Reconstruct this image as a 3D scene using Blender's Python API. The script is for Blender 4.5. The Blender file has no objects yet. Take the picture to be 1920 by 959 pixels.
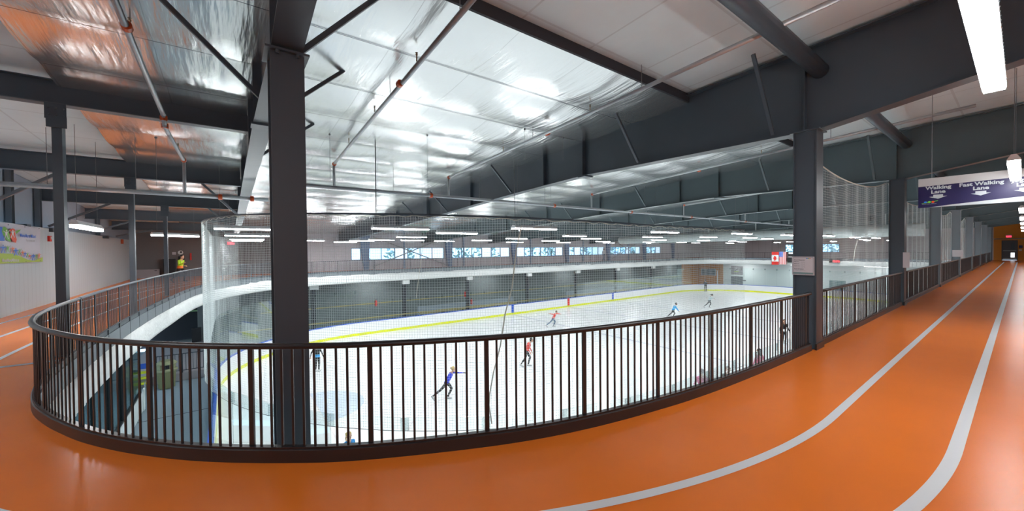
import bpy, bmesh, math, random
from mathutils import Vector, Matrix
random.seed(4)
scn = bpy.context.scene
COL = scn.collection
PI = math.pi
# ---------------------------------------------------------------- camera survey
# world: X = long axis of the rink, Y = across the rink, Z up; track floor z = 0; eye at (0,0,1.62)
F, CX, CY, EYE = 716.0, 960.0, 479.5, Vector((0, 0, 1.62))
dL = Vector((1918 - CX, 460 - CY, F)).normalized()
dS = Vector((425 - CX, 474 - CY, F)).normalized()
dS = (dS - dL * dS.dot(dL)).normalized()
dZ = dL.cross(dS)
def ray(u, v):
    c = Vector(((u - CX) / F, (v - CY) / F, 1.0))
    return Vector((dL.dot(c), dS.dot(c), dZ.dot(c)))
def pl(u, v, ax, val):
    r = ray(u, v); return EYE + r * ((val - EYE[ax]) / r[ax])
def PX(u, v, x): return pl(u, v, 0, x)
def PY(u, v, y): return pl(u, v, 1, y)
def PZ(u, v, z=0.0): return pl(u, v, 2, z)
def roof(y): return 4.95 - 0.05 * y
ZI = -4.88                                   # ice level
cd = bpy.data.cameras.new('camera'); cam = bpy.data.objects.new('camera', cd); COL.objects.link(cam)
right = Vector((dL.x, dS.x, dZ.x)); down = Vector((dL.y, dS.y, dZ.y)); fwd = Vector((dL.z, dS.z, dZ.z))
M = Matrix((right, -down, -fwd)).transposed().to_4x4(); M.translation = EYE
cam.matrix_world = M
cd.sensor_fit = 'HORIZONTAL'; cd.sensor_width = 36; cd.lens = 36 * F / 1920; cd.clip_start = 0.02; cd.clip_end = 400
scn.camera = cam
# ---------------------------------------------------------------- materials
def mat(name, col, rough=0.5, metal=0.0, spec=0.5, emit=None, estr=0.0, var=0.0, vscale=8.0, bump=0.0, bscale=60.0, coat=0.0):
    m = bpy.data.materials.new(name); m.use_nodes = True
    nt = m.node_tree; b = nt.nodes['Principled BSDF']
    c = (*col, 1.0)
    b.inputs['Base Color'].default_value = c; b.inputs['Roughness'].default_value = rough
    b.inputs['Metallic'].default_value = metal; b.inputs['Specular IOR Level'].default_value = spec
    if coat:
        b.inputs['Coat Weight'].default_value = coat; b.inputs['Coat Roughness'].default_value = 0.12
    if emit:
        b.inputs['Emission Color'].default_value = (*emit, 1); b.inputs['Emission Strength'].default_value = estr
    if var or bump:
        tc = nt.nodes.new('ShaderNodeTexCoord')
    if var:
        n = nt.nodes.new('ShaderNodeTexNoise'); n.inputs['Scale'].default_value = vscale; n.inputs['Detail'].default_value = 5
        nt.links.new(tc.outputs['Object'], n.inputs['Vector'])
        mx = nt.nodes.new('ShaderNodeMixRGB'); mx.inputs[1].default_value = tuple(x * (1 - var) for x in col) + (1,)
        mx.inputs[2].default_value = tuple(min(1, x * (1 + var)) for x in col) + (1,)
        nt.links.new(n.outputs['Fac'], mx.inputs[0]); nt.links.new(mx.outputs[0], b.inputs['Base Color'])
    if bump:
        n2 = nt.nodes.new('ShaderNodeTexNoise'); n2.inputs['Scale'].default_value = bscale; n2.inputs['Detail'].default_value = 4
        nt.links.new(tc.outputs['Object'], n2.inputs['Vector'])
        bp = nt.nodes.new('ShaderNodeBump'); bp.inputs['Strength'].default_value = bump; bp.inputs['Distance'].default_value = 0.02
        nt.links.new(n2.outputs['Fac'], bp.inputs['Height']); nt.links.new(bp.outputs['Normal'], b.inputs['Normal'])
    return m
MT = {}
MT['orange'] = mat('orange_floor', (0.93, 0.225, 0.026), 0.26, spec=0.22, var=0.07, vscale=1.3, bump=0.05, bscale=90)
MT['lane'] = mat('lane_paint', (0.82, 0.84, 0.86), 0.35)
MT['laneg'] = mat('grey_paint', (0.42, 0.43, 0.46), 0.35)
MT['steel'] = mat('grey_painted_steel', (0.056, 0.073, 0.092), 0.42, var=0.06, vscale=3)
MT['steel_lit'] = mat('lit_far_column_steel', (0.20, 0.235, 0.265), 0.42, var=0.05, vscale=3)  # lit copy of the steel: light on the far columns painted in
MT['steelf'] = mat('lit_far_beam_steel', (0.092, 0.128, 0.14), 0.42, var=0.05, vscale=3)  # lighter copy of the steel: light on the far beams painted in
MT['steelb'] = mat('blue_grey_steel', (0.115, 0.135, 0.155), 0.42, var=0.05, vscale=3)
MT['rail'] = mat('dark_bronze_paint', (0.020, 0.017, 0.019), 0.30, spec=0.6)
MT['curb'] = mat('dark_bronze_curb', (0.032, 0.026, 0.027), 0.38, var=0.1, vscale=5)
MT['fasc'] = mat('grey_fascia', (0.16, 0.18, 0.20), 0.5, var=0.05)
MT['fuzz'] = mat('sprayed_insulation', (0.78, 0.80, 0.79), 0.95, var=0.12, vscale=9, bump=0.9, bscale=14)
MT['dark'] = mat('dark_underside', (0.030, 0.032, 0.040), 0.8)
MT['ice'] = mat('ice', (0.92, 0.945, 0.95), 0.22, spec=0.5, var=0.02, vscale=0.6)
MT['iceblue'] = mat('ice_blue_paint', (0.66, 0.76, 0.88), 0.22)
MT['icegrey'] = mat('ice_grey_line', (0.66, 0.69, 0.76), 0.22)
MT['icered'] = mat('ice_red_line', (0.83, 0.74, 0.74), 0.22)
MT['board'] = mat('white_board', (0.85, 0.87, 0.89), 0.3)
MT['kick'] = mat('yellow_kickplate', (0.72, 0.76, 0.01), 0.35)
MT['blue'] = mat('blue_plastic', (0.02, 0.10, 0.55), 0.35)
MT['red'] = mat('red_plastic', (0.70, 0.03, 0.02), 0.4)
MT['wallp'] = mat('white_metal_panel', (0.62, 0.62, 0.64), 0.45)
MT['wallg'] = mat('grey_wall', (0.30, 0.35, 0.42), 0.7, var=0.05)
MT['walld'] = mat('shaded_far_panel', (0.20, 0.18, 0.18), 0.6, var=.05)  # darker copy of the far panel: shade away from the windows painted in
MT['wallf'] = mat('lilac_grey_panel', (0.42, 0.39, 0.41), 0.6)
MT['wallw'] = mat('white_lower_wall', (0.80, 0.86, 0.85), 0.6, var=0.03)
MT['wallt'] = mat('dark_teal_wall', (0.15, 0.175, 0.18), 0.6, var=0.2, vscale=2)
MT['wallo'] = mat('orange_wall', (0.62, 0.22, 0.012), 0.5, var=0.05)
MT['rubber'] = mat('blue_grey_rubber', (0.24, 0.31, 0.36), 0.6, var=0.12, vscale=40)
MT['galv'] = mat('galvanised_pipe', (0.42, 0.45, 0.47), 0.38, metal=0.6, var=0.12, vscale=12)
MT['coup'] = mat('orange_coupling', (0.55, 0.09, 0.02), 0.4)
MT['wire'] = mat('steel_wire', (0.16, 0.17, 0.18), 0.5)
MT['white'] = mat('white_paint', (0.80, 0.80, 0.80), 0.45)
MT['black'] = mat('black_plastic', (0.012, 0.012, 0.014), 0.4)
MT['lens'] = mat('lamp_lens', (0.9, 0.9, 0.9), 0.4, emit=(0.93, 0.98, 1.0), estr=104)
MT['lenst'] = mat('track_lamp_lens', (0.9, 0.9, 0.9), 0.4, emit=(0.97, 0.99, 1.0), estr=48)
MT['lensr'] = mat('dim_lamp_lens', (0.9, 0.9, 0.9), 0.4, emit=(0.97, 0.99, 1.0), estr=26)
MT['brass'] = mat('brass', (0.25, 0.20, 0.13), 0.35, metal=0.8)
MT['net'] = mat('white_net_cord', (0.85, 0.9, 0.9), 0.7)
MT['rope'] = mat('pale_rope', (0.62, 0.60, 0.52), 0.8)
MT['navy'] = mat('navy_sign', (0.009, 0.005, 0.062), 0.4)
MT['signw'] = mat('sign_grey_white', (0.48, 0.48, 0.48), 0.45)
MT['signt'] = mat('sign_lettering', (0.45, 0.50, 0.52), 0.45)
MT['paper'] = mat('notice_paper', (0.60, 0.57, 0.60), 0.5)
MT['ink'] = mat('printed_ink', (0.05, 0.05, 0.06), 0.5)
MT['inkl'] = mat('light_ink', (0.30, 0.29, 0.31), 0.5)
MT['tealp'] = mat('teal_print', (0.18, 0.30, 0.30), 0.5)
MT['bblue'] = mat('banner_blue', (0.01, 0.16, 0.70), 0.5)
MT['bgreen'] = mat('banner_green', (0.14, 0.48, 0.04), 0.5)
MT['blime'] = mat('banner_lime', (0.40, 0.58, 0.05), 0.5)
MT['bred'] = mat('banner_red', (0.85, 0.07, 0.01), 0.5)
MT['borange'] = mat('banner_orange', (0.88, 0.20, 0.04), 0.5)
MT['ban'] = mat('banner_white', (0.66, 0.68, 0.78), 0.5, var=0.08, vscale=1.5)
MT['olive'] = mat('olive_plastic', (0.20, 0.21, 0.10), 0.5)
MT['olived'] = mat('olive_plastic_light', (0.30, 0.31, 0.17), 0.5)
MT['exitr'] = mat('exit_red', (0.8, 0.02, 0.03), 0.4, emit=(1, 0.03, 0.08), estr=2.5)
MT['ledr'] = mat('led_red', (0.8, 0.02, 0.03), 0.4, emit=(1, 0.03, 0.05), estr=3.0)
MT['door'] = mat('grey_door', (0.085, 0.09, 0.10), 0.45)
MT['skyp'] = mat('bright_pane', (0.7, 0.75, 0.8), 0.2, emit=(0.9, 0.96, 1.0), estr=1.6)  # emission paints brightness into panes, blinds and a scoreboard panel
MT['tan'] = mat('tan_trim', (0.45, 0.36, 0.12), 0.5)
MT['ybal'] = mat('yellow_balloon', (0.72, 0.70, 0.02), 0.3)
MT['mullion'] = mat('blue_grey_frame', (0.30, 0.38, 0.52), 0.45)
MT['colb'] = mat('blue_grey_column', (0.20, 0.27, 0.42), 0.45)
MT['leaf'] = mat('tree_leaves', (0.58, 0.76, 0.80), 0.7, var=0.5, vscale=1.5)
MT['bark'] = mat('tree_bark', (0.12, 0.10, 0.09), 0.8)
MT['grass'] = mat('outdoor_grass', (0.12, 0.2, 0.08), 0.9, var=0.2)
MT['duct'] = mat('pale_duct', (0.52, 0.58, 0.58), 0.5)
MT['carton'] = mat('grey_board', (0.34, 0.32, 0.33), 0.6)
_n = MT['net'].node_tree; _t = _n.nodes.new('ShaderNodeBsdfTranslucent'); _t.inputs[0].default_value = (0.85, 0.9, 0.9, 1)
_m = _n.nodes.new('ShaderNodeMixShader'); _m.inputs[0].default_value = 0.5
_n.links.new(_n.nodes['Principled BSDF'].outputs[0], _m.inputs[1]); _n.links.new(_t.outputs[0], _m.inputs[2]); _n.links.new(_m.outputs[0], _n.nodes['Material Output'].inputs[0])
def glassmat(name, tint, k, rough=0.02):
    m = bpy.data.materials.new(name); m.use_nodes = True; nt = m.node_tree
    for n in list(nt.nodes): nt.nodes.remove(n)
    o = nt.nodes.new('ShaderNodeOutputMaterial'); t = nt.nodes.new('ShaderNodeBsdfTransparent'); g = nt.nodes.new('ShaderNodeBsdfGlossy')
    t.inputs[0].default_value = (*tint, 1); g.inputs['Roughness'].default_value = rough; g.inputs['Color'].default_value = (0.9, 1, 0.98, 1)
    fr = nt.nodes.new('ShaderNodeFresnel'); fr.inputs[0].default_value = 1.35
    ml = nt.nodes.new('ShaderNodeMath'); ml.operation = 'MULTIPLY'; ml.inputs[1].default_value = k; nt.links.new(fr.outputs[0], ml.inputs[0])
    mx = nt.nodes.new('ShaderNodeMixShader'); nt.links.new(ml.outputs[0], mx.inputs[0]); nt.links.new(t.outputs[0], mx.inputs[1]); nt.links.new(g.outputs[0], mx.inputs[2])
    nt.links.new(mx.outputs[0], o.inputs[0]); return m
MT['glass'] = glassmat('rink_glass', (0.95, 0.975, 0.97), 0.3)
MT['clipg'] = glassmat('clip_plate', (0.80, 0.83, 0.83), 0.3, .2)
MT['wglass'] = glassmat('window_glass', (0.86, 0.94, 1.0), 0.5)
MT['dglass'] = glassmat('lobby_glass', (0.62, 0.74, 0.76), 0.7, .06)
# reflective foil: metal, rippled, with seams at every purlin
def foil():
    m = bpy.data.materials.new('reflective_foil'); m.use_nodes = True; nt = m.node_tree; N = nt.nodes.new; L = nt.links.new
    b = nt.nodes['Principled BSDF']; b.inputs['Metallic'].default_value = 0.93; b.inputs['Roughness'].default_value = 0.26
    tc = N('ShaderNodeTexCoord'); sp = N('ShaderNodeSeparateXYZ'); L(tc.outputs['Object'], sp.inputs[0])
    def mth(op, a, bv=None, c=None):
        n = N('ShaderNodeMath'); n.operation = op
        for i, x in enumerate((a, bv, c)):
            if x is None: continue
            if isinstance(x, (int, float)): n.inputs[i].default_value = x
            else: L(x, n.inputs[i])
        return n.outputs[0]
    fy = mth('ABSOLUTE', mth('SUBTRACT', mth('FRACT', mth('DIVIDE', mth('ADD', sp.outputs['Y'], 1.5 * 1.51 - 5.45 + 15.1), 1.51)), 0.5))
    fx = mth('ABSOLUTE', mth('SUBTRACT', mth('FRACT', mth('DIVIDE', mth('ADD', sp.outputs['X'], 0.5 * 1.33 - 1.92 + 13.3), 1.33)), 0.5))
    ly = mth('LESS_THAN', fy, 0.0045); lx = mth('MULTIPLY', mth('LESS_THAN', fx, 0.004), 0.35)
    ln = mth('MAXIMUM', ly, lx)
    mx = N('ShaderNodeMixRGB'); mx.inputs[1].default_value = (0.78, 0.81, 0.81, 1); mx.inputs[2].default_value = (0.12, 0.13, 0.15, 1)
    L(ln, mx.inputs[0]); L(mx.outputs[0], b.inputs['Base Color'])
    mp = N('ShaderNodeMapping'); mp.inputs['Scale'].default_value = (9.0, 1.1, 1); mp.inputs['Rotation'].default_value = (0, 0, 0.25); L(tc.outputs['Object'], mp.inputs[0])
    n1 = N('ShaderNodeTexNoise'); n1.inputs['Scale'].default_value = 1.0; n1.inputs['Detail'].default_value = 3; L(mp.outputs[0], n1.inputs['Vector'])
    n2 = N('ShaderNodeTexNoise'); n2.inputs['Scale'].default_value = 1.7; n2.inputs['Detail'].default_value = 3; L(tc.outputs['Object'], n2.inputs['Vector'])
    n3 = N('ShaderNodeTexNoise'); n3.inputs['Scale'].default_value = 45; L(tc.outputs['Object'], n3.inputs['Vector'])
    s = mth('ADD', mth('MULTIPLY', n1.outputs['Fac'], 0.75), mth('ADD', mth('MULTIPLY', n2.outputs['Fac'], 0.4), mth('MULTIPLY', n3.outputs['Fac'], 0.006)))
    bp = N('ShaderNodeBump'); bp.inputs['Strength'].default_value = 0.33; bp.inputs['Distance'].default_value = 0.05
    L(s, bp.inputs['Height']); L(bp.outputs['Normal'], b.inputs['Normal'])
    return m
MT['foil'] = foil()
def vinyl():
    m = mat('white_vinyl_ceiling', (0.60, 0.59, 0.58), 0.7); nt = m.node_tree; N = nt.nodes.new; L = nt.links.new
    b = nt.nodes['Principled BSDF']
    tc = N('ShaderNodeTexCoord'); sp = N('ShaderNodeSeparateXYZ'); L(tc.outputs['Object'], sp.inputs[0])
    def mth(op, a, bv=None):
        n = N('ShaderNodeMath'); n.operation = op
        for i, x in enumerate((a, bv)):
            if x is None: continue
            if isinstance(x, (int, float)): n.inputs[i].default_value = x
            else: L(x, n.inputs[i])
        return n.outputs[0]
    fy = mth('ABSOLUTE', mth('SUBTRACT', mth('FRACT', mth('DIVIDE', mth('ADD', sp.outputs['Y'], 1.5 * 1.51 - 5.45 + 15.1), 1.51)), 0.5))
    fx = mth('ABSOLUTE', mth('SUBTRACT', mth('FRACT', mth('DIVIDE', mth('ADD', sp.outputs['X'], 0.5 * 1.33 - 1.92 + 13.3), 1.33)), 0.5))
    ln = mth('MULTIPLY', mth('MAXIMUM', mth('LESS_THAN', fy, 0.012), mth('LESS_THAN', fx, 0.012)), 0.3)
    n = N('ShaderNodeTexNoise'); n.inputs['Scale'].default_value = 1.1; n.inputs['Detail'].default_value = 6; L(tc.outputs['Object'], n.inputs['Vector'])
    cr = N('ShaderNodeMixRGB'); cr.inputs[1].default_value = (0.61, 0.70, 0.72, 1); cr.inputs[2].default_value = (0.75, 0.84, 0.86, 1); L(n.outputs['Fac'], cr.inputs[0])
    mx = N('ShaderNodeMixRGB'); mx.inputs[2].default_value = (0.30, 0.30, 0.30, 1); L(ln, mx.inputs[0]); L(cr.outputs[0], mx.inputs[1]); L(mx.outputs[0], b.inputs['Base Color'])
    n2 = N('ShaderNodeTexNoise'); n2.inputs['Scale'].default_value = 2.2; L(tc.outputs['Object'], n2.inputs['Vector'])
    bp = N('ShaderNodeBump'); bp.inputs['Strength'].default_value = 0.4; bp.inputs['Distance'].default_value = 0.04; L(n2.outputs['Fac'], bp.inputs['Height']); L(bp.outputs['Normal'], b.inputs['Normal'])
    return m
MT['vinyl'] = vinyl()
def ribbed(name, col, axis, pitch, k=0.35, rough=0.5):
    m = mat(name, col, rough); nt = m.node_tree; N = nt.nodes.new; L = nt.links.new; b = nt.nodes['Principled BSDF']
    tc = N('ShaderNodeTexCoord'); sp = N('ShaderNodeSeparateXYZ'); L(tc.outputs['Object'], sp.inputs[0])
    d = N('ShaderNodeMath'); d.operation = 'DIVIDE'; d.inputs[1].default_value = pitch; L(sp.outputs[axis], d.inputs[0])
    f = N('ShaderNodeMath'); f.operation = 'FRACT'; L(d.outputs[0], f.inputs[0])
    l = N('ShaderNodeMath'); l.operation = 'LESS_THAN'; l.inputs[1].default_value = 0.06; L(f.outputs[0], l.inputs[0])
    mk = N('ShaderNodeMath'); mk.operation = 'MULTIPLY'; mk.inputs[1].default_value = k; L(l.outputs[0], mk.inputs[0])
    mx = N('ShaderNodeMixRGB'); mx.inputs[1].default_value = (*col, 1); mx.inputs[2].default_value = tuple(c * 0.45 for c in col) + (1,)
    L(mk.outputs[0], mx.inputs[0]); L(mx.outputs[0], b.inputs['Base Color']); return m
MT['panelY'] = ribbed('ribbed_wall_panel', (0.56, 0.655, 0.71), 'Y', 0.3)
MT['panelX'] = ribbed('ribbed_far_panel', (0.62, 0.60, 0.65), 'X', 0.9)
MT['panelE'] = ribbed('ribbed_end_panel', (0.55, 0.53, 0.57), 'Y', 0.9)
# ---------------------------------------------------------------- mesh builder
class MB:
    def __init__(s): s.v = []; s.f = []; s.m = []
    def add(s, vs, fs, mi=0):
        o = len(s.v); s.v += [Vector(v) for v in vs]
        for f in fs: s.f.append([i + o for i in f]); s.m.append(mi)
        return s
    def box(s, a, b, mi=0):
        x0, y0, z0 = (min(a[i], b[i]) for i in range(3)); x1, y1, z1 = (max(a[i], b[i]) for i in range(3))
        return s.add([(x0,y0,z0),(x1,y0,z0),(x1,y1,z0),(x0,y1,z0),(x0,y0,z1),(x1,y0,z1),(x1,y1,z1),(x0,y1,z1)],
              [(0,3,2,1),(4,5,6,7),(0,1,5,4),(1,2,6,5),(2,3,7,6),(3,0,4,7)], mi)
    def obox(s, c, ax, ay, az, mi=0):       # centre and three half-axis vectors
        c = Vector(c); ax, ay, az = Vector(ax), Vector(ay), Vector(az)
        vs = [c + ax * i + ay * j + az * k for k in (-1, 1) for i, j in ((-1,-1),(1,-1),(1,1),(-1,1))]
        return s.add(vs, [(0,3,2,1),(4,5,6,7),(0,1,5,4),(1,2,6,5),(2,3,7,6),(3,0,4,7)], mi)
    def bar(s, p, q, w, h, mi=0):           # rectangular bar p to q
        p, q = Vector(p), Vector(q); d = (q - p); L = d.length; d = d / L
        up = Vector((0,0,1)) if abs(d.z) < 0.95 else Vector((1,0,0))
        a = d.cross(up).normalized(); b = a.cross(d)
        return s.obox((p + q) / 2, d * L / 2, a * w / 2, b * h / 2, mi)
    def tube(s, pts, r, n=8, mi=0, r2=None):
        pts = [Vector(p) for p in pts]; k = len(pts); vs = []; fs = []
        for i, p in enumerate(pts):
            d = (pts[min(i + 1, k - 1)] - pts[max(i - 1, 0)]).normalized()
            up = Vector((0,0,1)) if abs(d.z) < 0.9 else Vector((1,0,0))
            a = d.cross(up).normalized(); b = a.cross(d)
            rr = r if r2 is None else r + (r2 - r) * i / (k - 1)
            for j in range(n):
                t = 2 * PI * j / n; vs.append(p + a * (math.cos(t) * rr) + b * (math.sin(t) * rr))
        for i in range(k - 1):
            for j in range(n):
                j2 = (j + 1) % n; fs.append((i*n+j, i*n+j2, (i+1)*n+j2, (i+1)*n+j))
        fs.append(tuple(range(n - 1, -1, -1))); fs.append(tuple((k-1)*n + j for j in range(n)))
        return s.add(vs, fs, mi)
    def poly(s, pts, mi=0): return s.add(pts, [tuple(range(len(pts)))], mi)
    def prism(s, pts, ext, mi=0):
        n = len(pts); e = Vector(ext); p = [Vector(q) for q in pts]
        return s.add(p + [q + e for q in p], [tuple(range(n - 1, -1, -1)), tuple(range(n, 2*n))] + [(i, (i+1) % n, n + (i+1) % n, n + i) for i in range(n)], mi)
    def ell(s, c, r, nu=12, nv=8, mi=0, R=None):
        c = Vector(c); vs = []; fs = []
        if not hasattr(r, '__len__'): r = (r, r, r)
        for i in range(nv + 1):
            t = PI * i / nv
            for j in range(nu):
                p = 2 * PI * j / nu; q = Vector((r[0]*math.sin(t)*math.cos(p), r[1]*math.sin(t)*math.sin(p), r[2]*math.cos(t)))
                vs.append(c + (R @ q if R else q))
        for i in range(nv):
            for j in range(nu):
                j2 = (j+1) % nu; fs.append((i*nu+j, (i+1)*nu+j, (i+1)*nu+j2, i*nu+j2))
        return s.add(vs, fs, mi)
    def lathe(s, c, prof, n=12, mi=0):      # prof: (r,z)
        c = Vector(c); vs = [c + Vector((r*math.cos(2*PI*j/n), r*math.sin(2*PI*j/n), z)) for r, z in prof for j in range(n)]; fs = []
        for i in range(len(prof) - 1):
            for j in range(n):
                j2 = (j+1) % n; fs.append((i*n+j, i*n+j2, (i+1)*n+j2, (i+1)*n+j))
        fs.append(tuple(range(n-1, -1, -1))); fs.append(tuple((len(prof)-1)*n + j for j in range(n)))
        return s.add(vs, fs, mi)
    def build(s, name, mats, parent=None, smooth=False, origin=None):
        if not isinstance(mats, (list, tuple)): mats = [mats]
        if origin is None:
            if parent is not None: origin = WORLD[parent.name]
            else:
                n = len(s.v); origin = Vector((sum(v.x for v in s.v)/n, sum(v.y for v in s.v)/n, min(v.z for v in s.v)))
        else: origin = Vector(origin)
        me = bpy.data.meshes.new(name)
        me.from_pydata([tuple(v - origin) for v in s.v], [], s.f)
        for k in mats: me.materials.append(MT[k] if isinstance(k, str) else k)
        me.polygons.foreach_set('material_index', s.m)
        if smooth: me.polygons.foreach_set('use_smooth', [True] * len(me.polygons))
        me.update()
        o = bpy.data.objects.new(name, me); COL.objects.link(o)
        if parent is not None:
            o.parent = parent; o.location = origin - WORLD[parent.name]
        else: o.location = origin
        WORLD[o.name] = Vector(origin)
        return o
WORLD = {}
def tag(o, label=None, cat=None, group=None, kind=None):
    if label: o['label'] = label
    if cat: o['category'] = cat
    if group: o['group'] = group
    if kind: o['kind'] = kind
    return o
def thing(name, label, cat, loc, group=None):
    o = bpy.data.objects.new(name, None); COL.objects.link(o); o.location = loc; o.empty_display_size = 0.2
    WORLD[o.name] = Vector(loc); return tag(o, label, cat, group)
def struct(mb, name, mats, smooth=False):
    o = mb.build(name, mats, origin=(0, 0, 0), smooth=smooth); o['kind'] = 'structure'; return o
def dup(root, delta, label=None, group=None, rotz=None):
    d = Vector(delta)
    r = root.copy(); COL.objects.link(r); r.location = root.location + d; WORLD[r.name] = WORLD[root.name] + d
    if rotz is not None: r.rotation_euler = (0, 0, rotz)
    if label: r['label'] = label
    if group: r['group'] = group
    for ch in list(root.children):
        c = ch.copy(); COL.objects.link(c); c.parent = r; WORLD[c.name] = WORLD[ch.name] + d
        for g in list(ch.children):
            k = g.copy(); COL.objects.link(k); k.parent = c; WORLD[k.name] = WORLD[g.name] + d
    return r
def text(body, size, org, ex, ey, m, parent, name='lettering', align='CENTER', bold=0.0, sx=1.0):
    cu = bpy.data.curves.new('t', 'FONT'); cu.body = body; cu.size = size; cu.align_x = align; cu.offset = bold; cu.resolution_u = 3
    ob = bpy.data.objects.new('t', cu); COL.objects.link(ob)
    bpy.context.view_layer.update()
    me = bpy.data.meshes.new_from_object(ob.evaluated_get(bpy.context.evaluated_depsgraph_get()))
    bpy.data.objects.remove(ob)
    ex, ey = Vector(ex), Vector(ey); org = Vector(org); base = WORLD[parent.name]
    me.materials.clear(); me.materials.append(MT[m])
    for v in me.vertices: v.co = org + ex * (v.co.x * sx) + ey * v.co.y - base
    me.update(); me.name = name
    o = bpy.data.objects.new(name, me); COL.objects.link(o); o.parent = parent; WORLD[o.name] = base.copy(); return o
# ---------------------------------------------------------------- track opening outline (curb line)
pts = []
def catmull(P, n=12):
    out = []
    for i in range(1, len(P) - 2):
        p0, p1, p2, p3 = (Vector((*q, 0)) for q in P[i-1:i+3])
        for k in range(n):
            t = k / n
            q = 0.5 * ((2*p1) + (p2-p0)*t + (2*p0-5*p1+4*p2-p3)*t*t + (-p0+3*p1-3*p2+p3)*t*t*t); out.append((q.x, q.y))
    return out
TAIL = [(-1.95, 9.0), (-1.97, 10.5), (-1.95, 12.2), (-1.88, 14.05), (-1.77, 16.0), (-1.6, 18.1), (-1.42, 20.3), (-1.12, 22.6), (-0.55, 25.0), (0.6, 27.4), (2.3, 29.4), (4.8, 30.8), (8.0, 31.4), (11.5, 31.5), (12.5, 31.5), (13, 31.5)]
x = 60.0
while x > 9.6: pts.append((x, 1.96)); x -= 0.25
lane = list(pts)
pts += catmull([(10.5, 1.96), (9.5, 1.96), (8.2, 1.96), (7.1, 1.965), (5.715, 2.0), (4.477, 2.062), (3.559, 2.159), (2.591, 2.335), (1.802, 2.583), (0.888, 3.015), (0.384, 3.339), (-0.175, 3.8), (-0.629, 4.289), (-0.993, 4.787), (-1.246, 5.224), (-1.435, 5.601), (-1.617, 6.046), (-1.765, 6.6), (-1.87, 7.25), (-1.93, 8.1)] + TAIL)
x = 9.5
while x > 4.7: lane.append((x, 1.96)); x -= 0.25
for i in range(121):
    a = -PI/2 - PI/2 * i / 120; lane.append((4.6 + 6.55 * math.cos(a), 8.51 + 6.55 * math.sin(a)))
lane += catmull([(-1.9, 7.6)] + TAIL)
LANE = [Vector((p[0], p[1], 0)) for p in lane]
LANE = [p for i, p in enumerate(LANE) if i == 0 or (p - LANE[i-1]).length > 1e-3]
x = 12.8
while x < 55.5: pts.append((x, 31.5)); x += 0.4
for i in range(25):
    a = PI/2 - PI/2 * i / 24; pts.append((55.8 + 7.5 * math.cos(a), 24.0 + 7.5 * math.sin(a)))
y = 23.6
while y > 5.4: pts.append((63.3, y)); y -= 0.4
for i in range(13):
    a = -PI/2 * i / 12; pts.append((60.0 + 3.3 * math.cos(a), 5.26 + 3.3 * math.sin(a)))
RING = [Vector((p[0], p[1], 0)) for p in pts]
RING = [p for i, p in enumerate(RING) if (p - RING[i-1]).length > 1e-3]
NR = len(RING)
def tang(P, i, closed=True):
    a = P[(i-1) % len(P)] if closed or i > 0 else P[i]; b = P[(i+1) % len(P)] if closed or i < len(P)-1 else P[i]
    return (b - a).normalized()
NOPEN = [Vector((tang(RING, i).y, -tang(RING, i).x, 0)) for i in range(NR)]   # toward the opening
def near(xy):
    q = Vector((*xy, 0)); return min(range(NR), key=lambda i: (RING[i] - q).length)
def ringpath(i0, i1, off=0.0, z=0.0):
    ids = list(range(i0, i1 + 1)) if i0 <= i1 else list(range(i0, NR)) + list(range(0, i1 + 1))
    return [RING[i] + NOPEN[i] * off + Vector((0, 0, z)) for i in ids]
def strip(mb, P, o1, o2, z, mi):          # flat band along an open path, offsets away from the opening
    vs = []
    for i, p in enumerate(P):
        t = tang(P, i, False); n = Vector((-t.y, t.x, 0))
        vs += [p + n * o1 + Vector((0, 0, z)), p + n * o2 + Vector((0, 0, z))]
    mb.add(vs, [(2*i, 2*i+1, 2*i+3, 2*i+2) for i in range(len(P)-1)], mi)
def sweep(mb, P, prof, mi=0, closed=False):   # prof: (offset toward opening, z)
    vs = []; n = len(prof); k = len(P)
    for i, p in enumerate(P):
        t = tang(P, i, closed); nn = Vector((t.y, -t.x, 0))
        vs += [p + nn * o + Vector((0, 0, z)) for o, z in prof]
    fs = []
    for i in range(k if closed else k - 1):
        i2 = (i+1) % k
        for j in range(n): fs.append((i*n+j, i*n+(j+1) % n, i2*n+(j+1) % n, i2*n+j))
    if not closed: fs += [tuple(range(n-1, -1, -1)), tuple((k-1)*n+j for j in range(n))]
    mb.add(vs, fs, mi)
# room limits
XL, XR, YN, YF = -4.68, 68.0, -3.4, 34.5
WL = lambda y: -4.62 - 0.012 * (y - 14)      # left wall line
def annulus(z, grow=0.0):
    bm = bmesh.new()
    o = [bm.verts.new(p) for p in ((XR, YN, z), (XR, YF, z), (WL(YF), YF, z), (WL(YN), YN, z))]
    r = [bm.verts.new(p + NOPEN[i] * grow + Vector((0, 0, z))) for i, p in enumerate(RING)]
    es = [bm.edges.new((o[i], o[(i+1) % 4])) for i in range(4)] + [bm.edges.new((r[i], r[(i+1) % NR])) for i in range(NR)]
    bmesh.ops.triangle_fill(bm, use_beauty=True, edges=es)
    bm.verts.index_update()
    vs = [v.co.copy() for v in bm.verts]; fs = [[v.index for v in f.verts] for f in bm.faces]; bm.free()
    out = []
    for f in fs:
        a, b, c = (vs[k] for k in f); out.append(f if (b-a).cross(c-a).z > 0 else f[::-1])
    return vs, out
mb = MB(); mb.add(*annulus(0.0, 0.02), 0)
P = LANE
for o1, o2 in ((0.85, 0.92), (1.61, 1.69), (2.38, 2.45)): strip(mb, P, o1, o2, 0.003, 1)
mb.add([(-2.0, 8.72, .0035), (-2.0, 8.84, .0035), (-4.6, 8.84, .0035), (-4.6, 8.72, .0035)], [(0, 1, 2, 3)], 2)
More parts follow.
